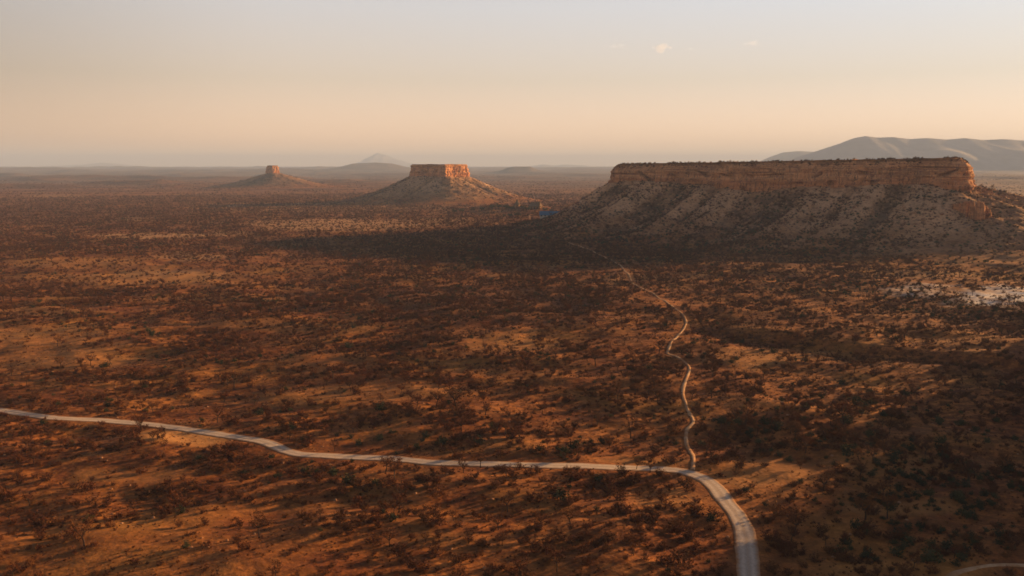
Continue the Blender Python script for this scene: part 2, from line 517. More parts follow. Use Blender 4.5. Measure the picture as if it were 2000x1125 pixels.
def blobs(x, y, items):
    """sum of soft ground patches given as photo ellipses, laid on the plain"""
    shp = np.shape(x); x = np.ravel(x); y = np.ravel(y)
    t = np.zeros(x.shape)
    for (cx, cy, rx, ry, s) in items:
        p = flat(cx, cy)
        n0, n1 = flat(cx, cy - ry)[1], flat(cx, cy + ry)[1]
        dep = (n0 - n1) / 2; yc = (n0 + n1) / 2; wid = rx * yc / F
        xc = p[0] / p[1] * yc
        m = np.where(np.abs(y - yc) < dep * 2.2)[0]
        # shear keeps the patch along its own axis while it spreads in depth
        xs = x[m] - xc - (y[m] - yc) * (cx - 1000) / F
        k = np.abs(xs) < wid * 2.2; m = m[k]; xs = xs[k]
        q = (xs / wid) ** 2 + ((y[m] - yc) / dep) ** 2
        q = q * (1 + 0.9 * fbm(x[m] / (wid * 0.5 + 8), y[m] / (dep * 0.5 + 8), 3, 71))
        t[m] = np.maximum(t[m], s * (1 - smooth(0.35, 1.25, q)))
    return t.reshape(shp)

PALE_PX = [(620, 404, 280, 10, 0.4), (660, 440, 190, 13, 0.75), (840, 434, 150, 9, 0.5), (300, 461, 150, 6, 0.8), (450, 457, 50, 6, 0.6), (260, 428, 40, 5, 0.5), (110, 383, 60, 4, 0.4),  # some patches put the sunlit band beyond the mesa's shadow into the colour
           (370, 503, 70, 10, 0.55), (330, 535, 120, 9, 0.4), (1270, 545, 120, 8, 0.3),
           (1680, 505, 90, 12, 0.45), (1800, 540, 120, 12, 0.35), (1930, 520, 90, 12, 0.3), ]
BARE_PX = [(300, 545, 220, 16, 0.5), (150, 520, 160, 10, 0.45), (420, 585, 180, 12, 0.4), (80, 610, 120, 10, 0.45), (560, 640, 160, 10, 0.35), (360, 858, 95, 20, 0.9), (300, 845, 60, 12, 0.7), (1300, 985, 60, 30, 0.35), (1260, 905, 90, 8, 0.5), (700, 770, 260, 18, 0.3), (130, 700, 160, 22, 0.4), (250, 930, 120, 16, 0.3), (900, 1085, 140, 16, 0.25), (1000, 672, 110, 22, 0.35), (60, 660, 190, 26, 0.4), (640, 700, 120, 22, 0.2), (1480, 700, 120, 20, 0.45), (1740, 915, 160, 22, 0.4), (1500, 930, 110, 30, 0.4), (1780, 1000, 140, 16, 0.5)]
WHITE_PX = [(1965, 585, 95, 24, 1.0), (1900, 594, 60, 9, 0.6), (1800, 572, 70, 14, 0.45)]
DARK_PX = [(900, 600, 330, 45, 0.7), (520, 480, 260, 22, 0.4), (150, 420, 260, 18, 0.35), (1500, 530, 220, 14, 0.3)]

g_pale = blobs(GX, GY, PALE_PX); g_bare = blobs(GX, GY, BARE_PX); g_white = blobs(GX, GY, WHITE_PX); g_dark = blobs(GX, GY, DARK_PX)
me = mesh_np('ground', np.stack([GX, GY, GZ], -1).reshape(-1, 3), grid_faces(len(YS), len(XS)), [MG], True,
             {'pale': g_pale, 'bare': g_bare, 'white': g_white, 'dark': g_dark, 'far': smooth(1400, 3400, np.hypot(GX, GY)), 'haze_grey': smooth(2600, 6500, np.hypot(GX, GY))})
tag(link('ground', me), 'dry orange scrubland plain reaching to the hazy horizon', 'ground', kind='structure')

# ------------------------------------------------------------------ road and paths
def ribbon(name, c, width, mat, lift, nac, label, cat, seed, edge=0.18):
    t = np.gradient(c, axis=0); t /= np.linalg.norm(t, axis=1)[:, None]
    nrm = np.stack([-t[:, 1], t[:, 0]], 1)
    s = np.arange(len(c)) * 1.5
    v = np.linspace(-1, 1, nac)
    wl_ = width / 2 * (1 + edge * 2 * fbm(s / 9, s * 0 + 3.1, 3, seed))
    wr_ = width / 2 * (1 + edge * 2 * fbm(s / 9, s * 0 + 9.7, 3, seed + 5))
    hw = np.where(v[None, :] < 0, wr_[:, None], wl_[:, None])
    X = c[:, 0:1] + nrm[:, 0:1] * v[None, :] * hw
    Y = c[:, 1:2] + nrm[:, 1:2] * v[None, :] * hw
    Z = G(X, Y) + lift - (np.abs(v)[None, :] > 0.99) * (lift + 0.12)
    me = mesh_np(name, np.stack([X, Y, Z], -1).reshape(-1, 3), grid_faces(len(c), nac)[:, ::-1], [mat], True, {'across': np.broadcast_to(v[None, :], X.shape)})
    return tag(link(name, me), label, cat, kind='structure')

ribbon('road', ROAD, 4.5, MR, 0.09, 13, 'pale gravel road with two wheel tracks curving across the near scrub', 'road', 81, 0.10)
ribbon('path', PATH, 1.3, MP, 0.16, 5, 'narrow pale footpath winding from the gravel road towards the mesa', 'path', 91, 0.35)
ribbon('track', TRK, 1.6, MP, 0.12, 5, 'faint sandy track crossing the shaded near right corner', 'track', 101, 0.35)

# ------------------------------------------------------------------ mesas
def landform(name, cat, label, poly, z_top, z_foot, W_t, power, n_around, spur_amp, spur_len, seed, tilt=(0, 0), bench=(3.0, 4.0), flute=1.2, bay=4.0, round_it=6,
             rows_cliff=26, rows_talus=70, foot_var=5.0, side_w=None, rubble=None, spur_ridge=None):
    rubble = rubble or MT
    """poly: convex plan outline, counter-clockwise. Cap of layered rock above a rubble apron that runs out on the plain."""
    P = np.asarray(poly, float)
    Q = np.vstack([P, P[:1]])
    s = np.concatenate([[0], np.cumsum(np.linalg.norm(np.diff(Q, axis=0), axis=1))])
    q = np.linspace(0, s[-1], n_around, endpoint=False)
    C = np.stack([np.interp(q, s, Q[:, k]) for k in range(2)], 1)
    per = s[-1]; ds = per / n_around
    def blur(A, m):
        k = max(1, int(m / ds)) | 1
        w = np.hanning(k + 2)[1:-1]; w /= w.sum()
        pad = k // 2
        B = np.vstack([A[-pad:], A, A[:pad]]) if pad else A
        return np.stack([np.convolve(B[:, i], w, 'valid') for i in range(A.shape[1])], 1)
    Cs = blur(C, round_it)
    def normals(A):
        t = np.roll(A, -1, 0) - np.roll(A, 1, 0); t /= np.linalg.norm(t, axis=1)[:, None]
        return np.stack([t[:, 1], -t[:, 0]], 1)
    Nr = normals(blur(C, max(round_it * 2, 20)))
    Nt = normals(blur(C, max(round_it * 4, per / 12)))
    cen = C.mean(0)
    ang = q / per * 2 * math.pi
    # periodic coordinate for noise along the outline
    def along(L, k=0):
        R = per / (2 * math.pi * L)
        return np.cos(ang) * R + 50 + 31 * k, np.sin(ang) * R + 50 - 17 * k
    if side_w: W_t = W_t + (side_w[1] - W_t) * smooth(-0.35, 0.55, Nt @ np.asarray(side_w[0]))[:, None]
    bays = bay * fbm(*along(38, 1), 3, seed) * 1.6
    zt = z_top + (C[:, 0] - cen[0]) * tilt[0] + (C[:, 1] - cen[1]) * tilt[1]
    ztop = zt + 1.6 * fbm(*along(55, 12), 2, seed + 4) + 1.7 * fbm(*along(16, 2), 4, seed + 3)
    zf = z_foot + foot_var * 1.8 * fbm(*along(spur_len * 1.3, 3), 2, seed + 5)
    rim = Cs + Nr * bays[:, None]
    rows = []
    # the flat top, from the middle outwards
    for t in (0.02, 0.3, 0.55, 0.75, 0.88, 0.95):
        p = cen + (rim - cen) * t
        z = zt + 1.2 + 1.0 * fbm(p[:, 0] / 25, p[:, 1] / 25, 3, seed + 7) * t + (p[:, 0] - C[:, 0]) * tilt[0] + (p[:, 1] - C[:, 1]) * tilt[1]
        rows.append(np.column_stack([p, z]))
    # a scrubby bench sloping to the lip
    for t in np.linspace(0, 1, 5):
        p = rim - Nr * (bench[1] * (1 - t) + 0.6 * fbm(*along(6, 4), 3, seed + 9)[:, None])
        z = ztop - bench[0] * (t ** 1.3) + 0.35 * fbm(p[:, 0] / 4, p[:, 1] / 4, 2, seed + 8)
        rows.append(np.column_stack([p, z]))
    lip = rows[-1][:, 2].copy()
    n_top = len(rows)
    # the cliff: columns, ledges and hollows
    u1, v1 = along(7, 5); u2, v2 = along(2.6, 6)
    for t in np.linspace(0.03, 1, rows_cliff):
        z = lip + (zf - 1.5 - lip) * t
        zz = z / 3.3
        ledge = 2.4 * fbm(zz + 0 * q, 7.7 + u1 * 0.05, 2, seed + 11) + 1.2 * smooth(0.55, 0.62, t + 0.12 * pn(u1 * 0.3, v1 * 0.3, seed + 12))
        fl = flute * (fbm(u1 + 0.05 * z, v1, 3, seed + 13) * 1.4 + 0.5 * pn(u2 + 0.15 * z, v2, seed + 14))
        hollow = -7.0 * smooth(0.36, 0.47, pn(u1 * 0.55 + 0.3, v1 * 0.55 + z / 6.5, seed + 15))
        crack = -4.5 * smooth(0.30, 0.42, pn(u2 * 0.42 + 0.04 * z, v2 * 0.42, seed + 16)) * smooth(0.0, 0.3, pn(u1 * 0.4, v1 * 0.4 + 9, seed + 16))
        off = ledge + fl + hollow + crack + 1.8 * t
        p = rim + Nr * off[:, None]
        rows.append(np.column_stack([p, z]))
    n_cliff = len(rows)
    # the apron
    edge0 = rim + Nr * 1.2
    base = rows[-1][:, 2] + 1.5
    sp1 = ridged(*along(spur_len, 7), 2, seed + 17)
    sp2 = ridged(*along(spur_len * 0.33, 13), 2, seed + 27)
    rust = smooth(-0.15, 0.6, Nt @ np.array([0.9, -0.35])) * (1.0 if side_w else 0.0)
    u3, v3 = along(9, 8)
    apron = []
    for k, t in enumerate(np.linspace(0, 1, rows_talus)):
        d = W_t * (t ** 1.25); dm = float(np.mean(d))
        nn = Nt * min(1, 0.2 + t * 3) + Nr * max(0, 0.8 - t * 3)
        nn /= np.linalg.norm(nn, axis=1)[:, None]
        wob = 5.0 * pn(u3 * 0.35, v3 * 0.35 + dm / 60, seed + 18) * min(1, dm / 20)
        p = edge0 + nn * d + np.stack([-nn[:, 1], nn[:, 0]], 1) * wob[:, None]
        f = (1 - t ** 1.25) ** power
        gnd = G(p[:, 0], p[:, 1])
        z = gnd + (base - gnd) * f
        z = z + spur_amp * ((sp1 - 0.45) + 0.34 * (np.abs(sp2) ** 0.8 * np.sign(sp2) - 0.4)) * (4 * f * (1 - f)) ** 0.8
        z = z + (1.7 * fbm(p[:, 0] / 13, p[:, 1] / 13, 4, seed + 19) + 0.8 * (ridged(p[:, 0] / 7, p[:, 1] / 7, 2, seed + 20) - 0.4)) * min(1, dm / 6) * (0.25 + 0.75 * min(1, 3 * f))
        z = z - 1.2 * smooth(0.9, 1.0, t)
        if spur_ridge is not None:                  # one bold spur runs out from the near corner
            o_, dr_, am_ = spur_ridge
            al_ = (p - o_) @ dr_; ac_ = (p - o_) @ np.array([-dr_[1], dr_[0]]) + 6 * pn(al_ / 25, al_ * 0 + 0.5, seed + 26)
            z = z + am_ * np.exp(-(ac_ / 17) ** 2) * smooth(4, 30, al_) * (1 - smooth(70, 170, al_))
        if k == 0: z = base - 0.2
        apron.append(np.column_stack([p, z]))
    Rm = np.array(rows)
    root = empty(name, (cen[0], cen[1], 0))
    def put(nm, R, mats, attrs=None, close=False):
        V = R.reshape(-1, 3).copy(); V[:, 0] -= cen[0]; V[:, 1] -= cen[1]
        return link(nm, mesh_np(nm, V, grid_faces(len(R), n_around, True), mats, True, attrs), root)
    A = np.array(apron)
    d_ = np.linspace(0, 1, rows_talus)[:, None] + 0 * q[None, :]
    foot = smooth(0.38, 0.92, d_ + 0.25 * fbm(A[..., 0] / 30, A[..., 1] / 30, 3, seed + 23))
    crest = (0.85 * smooth(0.35, 0.75, sp1) + 0.22 * smooth(0.25, 0.7, sp2))[None, :] + 0.4 * fbm(A[..., 0] / 18, A[..., 1] / 18, 3, seed + 24)
    fan = smooth(0.25, 0.75, crest) * (1 - smooth(0.28, 0.62, d_ + 0.2 * fbm(A[..., 0] / 40, A[..., 1] / 40, 2, seed + 25)))
    fan = fan * (0.55 + 0.45 * smooth(-0.1, 0.3, pn(*along(spur_len * 2.1, 9), seed + 21)))[None, :]
    put('summit', Rm[:n_top - 3], [rubble], {'pale': np.zeros((n_top - 3, n_around)), 'foot': np.full((n_top - 3, n_around), 0.4)})
    put('cliff', Rm[n_top - 4:], [MC])
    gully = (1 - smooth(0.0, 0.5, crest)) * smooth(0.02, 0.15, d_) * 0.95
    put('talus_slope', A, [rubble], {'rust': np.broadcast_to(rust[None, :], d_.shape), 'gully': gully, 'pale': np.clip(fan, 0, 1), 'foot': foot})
    tag(root, label, cat, 'flat-topped rock buttes on the plain', kind='structure')
    return A, Rm, fan

# the long mesa on the right: front rim from the near right to the far left
Rn = at_dist(1901, 310, 800)[:2]; Ln = at_dist(1180, 322, 1050)[:2]
dR = (Rn - Ln) / np.linalg.norm(Rn - Ln); back = np.array([-dR[1], dR[0]])
if back[1] < 0: back = -back
away = Rn / np.linalg.norm(Rn)
mesa_poly = [Ln + back * 8, Ln + dR * 10, Rn - dR * 14, Rn + away * 8, Rn + away * 130 - dR * 4, Rn + away * 170 - dR * 60, Ln + back * 150 + dR * 60, Ln + back * 110 + dR * 4]
A1, R1, fan1 = landform('mesa', 'mesa', 'long flat-topped mesa on the right with its near face in shade', mesa_poly, 74.0, 50.0, 300, 2.7, 1500, 20.0, 75, 200,
                  tilt=(0.0105, -0.0085), side_w=(-dR, 135.0), rubble=None, spur_ridge=(Rn, np.array([-0.83, -0.56]), 4.5), bench=(7.5, 8.0), flute=1.8, bay=6.0, round_it=12, rows_cliff=34, rows_talus=110, foot_var=5.5)
b2 = at_dist(858, 335, 1800)
A2, R2, fan2 = landform('butte', 'butte', 'square-topped butte in the middle distance, right face glowing in the sun', [(b2[0] + x, b2[1] + y) for x, y in ((-56, 10), (14, -38), (57, 42), (2, 78))],
                  73.0, 51.0, 168, 1.75, 700, 6.0, 40, 300, rubble=MT2, bench=(1.0, 2.0), flute=2.2, bay=4.0, round_it=7, rows_talus=70, foot_var=2.5)
b3 = at_dist(532, 335, 3000)
A3, R3, fan3 = landform('butte', 'butte', 'small far butte, a stub of rock on a wide cone', [(b3[0] + x, b3[1] + y) for x, y in ((-21, 3), (4, -17), (21, 4), (0, 24))],
                  72.0, 48.0, 240, 1.95, 300, 6.0, 60, 400, rubble=MT3, bench=(3.0, 4.0), flute=2.0, bay=2.0, round_it=8, rows_cliff=16, rows_talus=60, foot_var=3.0)

# a lower step of standing rock under the mesa's right corner
def outcrop():
    r = np.random.default_rng(77)
    mesa_root = next(o for o in bpy.data.objects if o.name == 'mesa')
    P_ = A1.reshape(-1, 3); P_ = P_[(P_[:, 0] > 300) & (P_[:, 1] < 830)]
    V = []; Fq = []
    for i, (px, r0, r1) in enumerate([(1866, 398, 408), (1873, 396, 413), (1880, 395, 416), (1887, 393, 420), (1893, 393, 423), (1899, 392, 426), (1911, 394, 430), (1917, 396, 430), (1924, 402, 426), (1931, 408, 424)]):
        ys = np.linspace(690, 800, 120); xs = (px - 1000) / F * ys
        gz_ = np.array([P_[np.hypot(P_[:, 0] - a_, P_[:, 1] - b_).argmin()][2] for a_, b_ in zip(xs, ys)])
        rows_ = HOR + (CAM_Z - gz_) / ys * F
        k_ = np.where(rows_ <= r1)[0]; k_ = k_[0] if len(k_) else 60      # nearest slope point that shows at the base row
        x, y, gz = xs[k_], ys[k_] + 2.0, gz_[k_]
        top = CAM_Z - (r0 - HOR) / F * y
        top = max(top, gz + 3); w = 2.0 + 0.9 * r.random()
        k = len(V); nz, na = 7, 10
        ph = r.random(na) * 0.5 + 0.75
        for j in range(nz):
            t = j / (nz - 1); z = gz - 3 + (top - gz + 3) * t
            sq = (1.12 - 0.2 * t + 0.12 * math.sin(z * 1.1)) * (1 if j < nz - 1 else 0.55)
            for m_ in range(na):
                a = 2 * math.pi * m_ / na
                V.append((x + w * sq * ph[m_] * math.cos(a) - mesa_root.location[0], y + w * sq * ph[m_] * math.sin(a) - mesa_root.location[1], z + (0.5 * r.normal() if j == nz - 1 else 0)))
        for j in range(nz - 1):
            for m_ in range(na):
                Fq.append((k + j * na + m_, k + j * na + (m_ + 1) % na, k + (j + 1) * na + (m_ + 1) % na, k + (j + 1) * na + m_))
        c_ = len(V); V.append((x - mesa_root.location[0], y - mesa_root.location[1], top + 0.4)); 
        for m_ in range(na): Fq.append((k + (nz - 1) * na + m_, k + (nz - 1) * na + (m_ + 1) % na, c_, c_))
    link('rock_ledge', mesh_np('rock_ledge', V, Fq, [MC], False), mesa_root)
outcrop()

# ------------------------------------------------------------------ far hills
def ridge(name, cat, label, pts, Y, depth, seed, rough=0.12, n=180, rows=60, fine=0.03, mat=None):
    pts = np.array([at_dist(px, py, Y) for px, py in pts])
    q = np.linspace(pts[0, 0], pts[-1, 0], n)
    z0 = np.interp(q, pts[:, 0], pts[:, 2])
    w = np.hanning(7); w /= w.sum()
    zc = np.convolve(np.pad(z0, 3, 'edge'), w, 'valid')
    t = np.linspace(-1, 1, rows)
    X = np.broadcast_to(q[None, :], (rows, n)).copy()
    Yy = Y + t[:, None] * depth + 0 * X
    span = q[-1] - q[0]
    L = depth * 0.35
    warp = pn(X / L, Yy / L, seed) * 0.35
    prof = np.clip(1 - np.abs(t[:, None] + warp * np.abs(t[:, None])), 0, 1) ** 1.15
    spur = 1 - rough * 3.0 * np.abs(pn(X / (depth * 0.16) + 0.4 * t[:, None], Yy / (depth * 0.7), seed + 2)) * (4 * prof * (1 - prof))
    g = G(X, Yy) - 6
    Z = g + np.maximum(0, zc[None, :] - g) * prof * spur
    Z = Z + (zc[None, :] - g) * fine * fbm(X / (depth * 0.1), Yy / (depth * 0.1), 3, seed + 4) * prof * (1 - prof) * 4
    me = mesh_np(name, np.stack([X, Yy, Z], -1).reshape(-1, 3), grid_faces(rows, n), [mat or MM2])
    return tag(link(name, me), label, cat, kind='structure')

ridge('mountain', 'mountain', 'broad grey mountain rising behind the right end of the mesa',
      [(1490, 345), (1520, 325), (1555, 308), (1600, 293), (1640, 280), (1668, 269), (1690, 265), (1712, 268), (1745, 267), (1775, 271), (1810, 269), (1850, 272), (1885, 269), (1920, 273), (1960, 271), (2000, 274), (2080, 270), (2200, 280), (2400, 300), (2650, 340)], 9000, 1300, 500, rough=0.03, fine=0.008, mat=MM, n=400, rows=110)
ridge('hill', 'hill', 'pale small hill peeping over the mesa beside the mountain', [(1470, 325), (1505, 306), (1530, 297), (1562, 294), (1600, 297), (1700, 310), (1800, 330)], 13000, 1800, 510)
ridge('hill', 'hill', 'blue-grey dome hill between the two far buttes', [(640, 334), (665, 326), (690, 319), (712, 318), (735, 317), (765, 319), (790, 325), (820, 331), (850, 335)], 9500, 1500, 520)
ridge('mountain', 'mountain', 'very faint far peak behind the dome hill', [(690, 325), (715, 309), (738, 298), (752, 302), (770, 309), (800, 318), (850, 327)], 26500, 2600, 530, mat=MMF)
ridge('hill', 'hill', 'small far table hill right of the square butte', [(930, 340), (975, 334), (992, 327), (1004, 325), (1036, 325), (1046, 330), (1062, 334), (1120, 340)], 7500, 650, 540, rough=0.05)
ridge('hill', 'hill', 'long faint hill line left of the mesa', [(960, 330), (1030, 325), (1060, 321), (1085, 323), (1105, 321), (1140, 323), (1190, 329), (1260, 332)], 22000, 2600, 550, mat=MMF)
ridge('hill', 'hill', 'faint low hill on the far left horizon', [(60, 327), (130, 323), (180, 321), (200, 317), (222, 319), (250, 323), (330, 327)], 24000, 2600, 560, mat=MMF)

# ------------------------------------------------------------------ plants (prototype meshes)
class MB:
    def __init__(s): s.v = []; s.f = []
    def tube(s, p, q, r0, r1, n=4):
        p = np.asarray(p, float); q = np.asarray(q, float)
        d = q - p; d = d / (np.linalg.norm(d) + 1e-9)
        a = np.cross(d, (0.3, 0.2, 0.93)); a /= np.linalg.norm(a) + 1e-9; b = np.cross(d, a)
        k = len(s.v)
        for c, r in ((p, r0), (q, r1)):
            for i in range(n):
                t = 2 * math.pi * i / n
                s.v.append(c + (a * math.cos(t) + b * math.sin(t)) * r)
        for i in range(n):
            j = (i + 1) % n
            s.f.append((k + i, k + j, k + n + j, k + n + i))
    def sliver(s, p, q, w, side):
        k = len(s.v); p = np.asarray(p); q = np.asarray(q)
        s.v += [p - side * w, p + side * w, q + side * w * 0.35, q - side * w * 0.35]
        s.f.append((k, k + 1, k + 2, k + 3))
    def leaf(s, c, a, b):
        k = len(s.v); s.v += [c - a - b, c + a - b * 0.6, c + a + b, c - a * 0.7 + b]; s.f.append((k, k + 1, k + 2, k + 3))
    def mesh(s, name, mat): return mesh_np(name, np.array(s.v), np.array(s.f), [mat], False)

def unit(r):
    v = r.normal(size=3); return v / np.linalg.norm(v)

def plant(seed, kind):
    """returns (stem mesh, crown mesh); base at the origin"""
    r = np.random.default_rng(seed)
    st, cr = MB(), MB()
    ends = []
    if kind == 'tree':
        h = 1.5 + r.random() * 0.7; lean = np.array([r.normal() * 0.25, r.normal() * 0.25, h])
        st.tube((0, 0, -0.3), lean * 0.5 + (0.08, 0, 0), 0.17, 0.13, 5); st.tube(lean * 0.5 + (0.08, 0, 0), lean, 0.13, 0.10, 5)
        for i in range(7):
            a = 2 * math.pi * (i + r.random() * 0.6) / 7
            d = np.array([math.cos(a), math.sin(a), 0.55 + r.random() * 1.1]); L = 1.1 + r.random() * 0.9
            m = lean + d * L * 0.5 + unit(r) * 0.12; e = lean + d * L
            st.tube(lean, m, 0.08, 0.05, 4); st.tube(m, e, 0.05, 0.02, 3)
            for j in range(4):
                e2 = m + (e - m) * r.random() + (unit(r) + (0, 0, 0.5)) * (0.5 + r.random() * 0.4)
                st.tube(m, e2, 0.03, 0.012, 3); ends += [e2]
            ends.append(e)
        tw, lf, spread = 10, 9, 0.62
    elif kind == 'shrub':
        for i in range(11):
            a = 2 * math.pi * (i + r.random() * 0.7) / 11
            tilt = 0.35 + r.random() * 0.95
            d = np.array([math.cos(a) * math.sin(tilt), math.sin(a) * math.sin(tilt), math.cos(tilt)]); L = 0.9 + r.random() * 0.75
            m = d * L * 0.55 + unit(r) * 0.08; e = d * L + (0, 0, 0.12)
            st.tube((math.cos(a) * 0.05, math.sin(a) * 0.05, -0.2), m, 0.035, 0.022, 3); st.tube(m, e, 0.022, 0.01, 3)
            ends += [e, m + (e - m) * 0.4, m]
        tw, lf, spread = 11, 5, 0.48
    else:                                           # leafy bush
        for i in range(12):
            a = 2 * math.pi * (i + r.random() * 0.7) / 12
            tilt = 0.2 + r.random() * 1.1
            d = np.array([math.cos(a) * math.sin(tilt), math.sin(a) * math.sin(tilt), math.cos(tilt)]); L = 0.8 + r.random() * 0.7
            e = d * L
            st.tube((0, 0, -0.2), e, 0.04, 0.012, 3)
            ends += [e, e * 0.6]
        tw, lf, spread = 3, 16, 0.5
    for e in ends:
        for j in range(tw):
            d = unit(r); d[2] = abs(d[2]) * 0.9 - 0.15
            p = e + unit(r) * 0.08
            cr.sliver(p, p + d * spread * (0.5 + r.random()), 0.018 + 0.012 * r.random(), unit(r))
        for j in range(lf):
            c = e + unit(r) * spread * (0.25 + 0.75 * r.random())
            if c[2] < 0.05: c[2] = 0.05
            z = 0.05 + 0.07 * r.random()
            cr.leaf(c, unit(r) * z, unit(r) * z)
    return st, cr

KINDS = {}
def protos(kind, n, mat_crown, seed):
    out = []
    for i in range(n):
        st, cr = plant(seed + i, kind)
        out.append((st.mesh('stem', M_STEM), cr.mesh('crown', mat_crown)))
    KINDS[kind] = out
protos('shrub', 7, M_TWIG, 1000)
protos('tree', 6, M_TWIG, 1100)
protos('bush', 5, M_GREEN, 1200)

def tuft(seed):
    r = np.random.default_rng(seed); b = MB()
    for i in range(26):
        p = np.array([r.normal() * 0.16, r.normal() * 0.16, -0.03]); d = np.array([r.normal() * 0.45, r.normal() * 0.45, 1.0])
        b.sliver(p, p + d * (0.25 + 0.3 * r.random()), 0.02, unit(r))
    return b.mesh('grass_tuft', M_STRAW)

def rock_mesh(seed):
    import bmesh
    r = np.random.default_rng(seed)
    bm = bmesh.new(); bmesh.ops.create_icosphere(bm, subdivisions=2, radius=0.5)
    ax = np.array([0.8 + 0.5 * r.random(), 0.7 + 0.4 * r.random(), 0.5 + 0.35 * r.random()])
    planes = [(unit(r), 0.28 + 0.14 * r.random()) for k in range(9)]
    for v in bm.verts:
        c = np.array(v.co)
        for n_, d_ in planes:
            k = c @ n_ - d_
            if k > 0: c = c - n_ * k
        v.co = c * ax * 1.25
    me = bpy.data.meshes.new('boulder'); bm.to_mesh(me); bm.free(); me.materials.append(M_ROCK)
    return me

def proto_collection(name, meshes):
    c = bpy.data.collections.new(name)
    for i, parts in enumerate(meshes):
        if not isinstance(parts, tuple): parts = (parts,)
        if len(parts) == 1: me = parts[0]
        else:                                        # one joined mesh for the mass
            V = []; Fc = []; mi = []; off = 0; mats = []
            for pi, p in enumerate(parts):
                co = np.zeros(len(p.vertices) * 3, np.float32); p.vertices.foreach_get('co', co)
                lo = np.zeros(len(p.loops), np.int32); p.loops.foreach_get('vertex_index', lo)
                V.append(co.reshape(-1, 3)); f = lo.reshape(-1, 4) + off; Fc.append(f); mi += [pi] * len(f); off += len(p.vertices); mats.append(p.materials[0])
            me = mesh_np(name + '_mesh', np.vstack(V), np.vstack(Fc), mats, False, None, mi)
        o = bpy.data.objects.new('%s_%02d' % (name, i), me); c.objects.link(o)
    return c

def scatter(name, coll, pts, rot, scl, idx, label, cat, tilt=None):
    """one object whose geometry nodes set plants or stones on its points"""
    me = bpy.data.meshes.new(name)
    pts = np.asarray(pts, np.float32)
    me.vertices.add(len(pts)); me.vertices.foreach_set('co', pts.ravel())
    for nm, ty, a in (('rot', 'FLOAT', rot), ('scl', 'FLOAT', scl), ('pick', 'INT', idx)):
        at = me.attributes.new(nm, ty, 'POINT'); at.data.foreach_set('value', np.asarray(a, np.float32 if ty == 'FLOAT' else np.int32))
    o = link(name, me)
    nt = bpy.data.node_groups.new(name + '_scatter', 'GeometryNodeTree')
    nt.interface.new_socket('Geometry', in_out='INPUT', socket_type='NodeSocketGeometry')
    nt.interface.new_socket('Geometry', in_out='OUTPUT', socket_type='NodeSocketGeometry')
    N, L = nt.nodes, nt.links
    gi, go = N.new('NodeGroupInput'), N.new('NodeGroupOutput')
    ci = N.new('GeometryNodeCollectionInfo'); ci.inputs['Collection'].default_value = coll
    ci.inputs['Separate Children'].default_value = True; ci.inputs['Reset Children'].default_value = True
    ip = N.new('GeometryNodeInstanceOnPoints'); ip.inputs['Pick Instance'].default_value = True
    def na(nm, ty):
        a = N.new('GeometryNodeInputNamedAttribute'); a.data_type = ty; a.inputs['Name'].default_value = nm
        return a.outputs['Attribute']
    cx = N.new('ShaderNodeCombineXYZ'); L.new(na('rot', 'FLOAT'), cx.inputs['Z'])
    er = N.new('FunctionNodeEulerToRotation'); L.new(cx.outputs[0], er.inputs[0])
    cs = N.new('ShaderNodeCombineXYZ'); sc_ = na('scl', 'FLOAT')
    for k in 'XYZ': L.new(sc_, cs.inputs[k])
    L.new(gi.outputs[0], ip.inputs['Points']); L.new(ci.outputs[0], ip.inputs['Instance'])
    L.new(na('pick', 'INT'), ip.inputs['Instance Index']); L.new(er.outputs[0], ip.inputs['Rotation']); L.new(cs.outputs[0], ip.inputs['Scale'])
    L.new(ip.outputs[0], go.inputs[0])
    md = o.modifiers.new('scatter', 'NODES'); md.node_group = nt
    return tag(o, label, cat, kind='stuff')

# ------------------------------------------------------------------ where plants grow
THIN_PX = [(300, 530, 330, 34, 0.6), (150, 600, 250, 22, 0.35), (360, 858, 95, 22, 0.95), (60, 660, 200, 24, 0.7), (130, 700, 160, 20, 0.6), (1000, 672, 110, 22, 0.55), (660, 440, 190, 14, 0.6), (300, 461, 150, 8, 0.6), (250, 930, 200, 26, 0.55), (700, 770, 240, 20, 0.5),
           (1500, 930, 120, 34, 0.65), (1300, 985, 60, 40, 0.4), (1960, 585, 95, 16, 0.75), (1780, 1000, 140, 18, 0.6), (330, 535, 140, 12, 0.4), (900, 1080, 150, 22, 0.45), (1300, 905, 150, 10, 0.5), (520, 1010, 180, 24, 0.3), (120, 960, 120, 20, 0.3)]
THICK_PX = [(100, 580, 220, 26, 0.8), (420, 600, 110, 30, 0.8), (110, 860, 150, 34, 0.8), (440, 905, 110, 30, 0.8), (900, 720, 260, 36, 0.7), (1000, 960, 320, 42, 0.8), (1300, 770, 220, 60, 0.5), (1650, 850, 330, 60, 0.9), (1800, 960, 230, 70, 1.3), (1800, 1080, 260, 40, 1.2),
            (600, 680, 260, 30, 0.5), (350, 745, 200, 26, 0.5), (800, 830, 300, 34, 0.6), (60, 480, 120, 16, 0.5), (900, 590, 420, 60, 0.55), (1050, 490, 420, 36, 1.1), (1480, 545, 300, 20, 0.5), (1950, 620, 120, 20, 0.8), (1200, 860, 150, 30, 0.6), (1330, 1040, 100, 50, 0.4), (620, 1060, 160, 30, 0.4)]

def density(x, y):
    r = np.hypot(x, y)
    n = fbm(x / 34, y / 34, 3, 131)
    base = 0.075 * (1 + 0.35 * smooth(250, 500, r)) * (1 + 1.7 * n) + 0.045 * smooth(0.1, 0.4, fbm(x / 13, y / 13, 2, 141))
    base = base * (1 + 1.3 * blobs(x, y, THICK_PX)) * (1 - blobs(x, y, THIN_PX))
    return np.clip(base, 0.004, 0.22) * (1 - 0.7 * smooth(700, 2300, r))

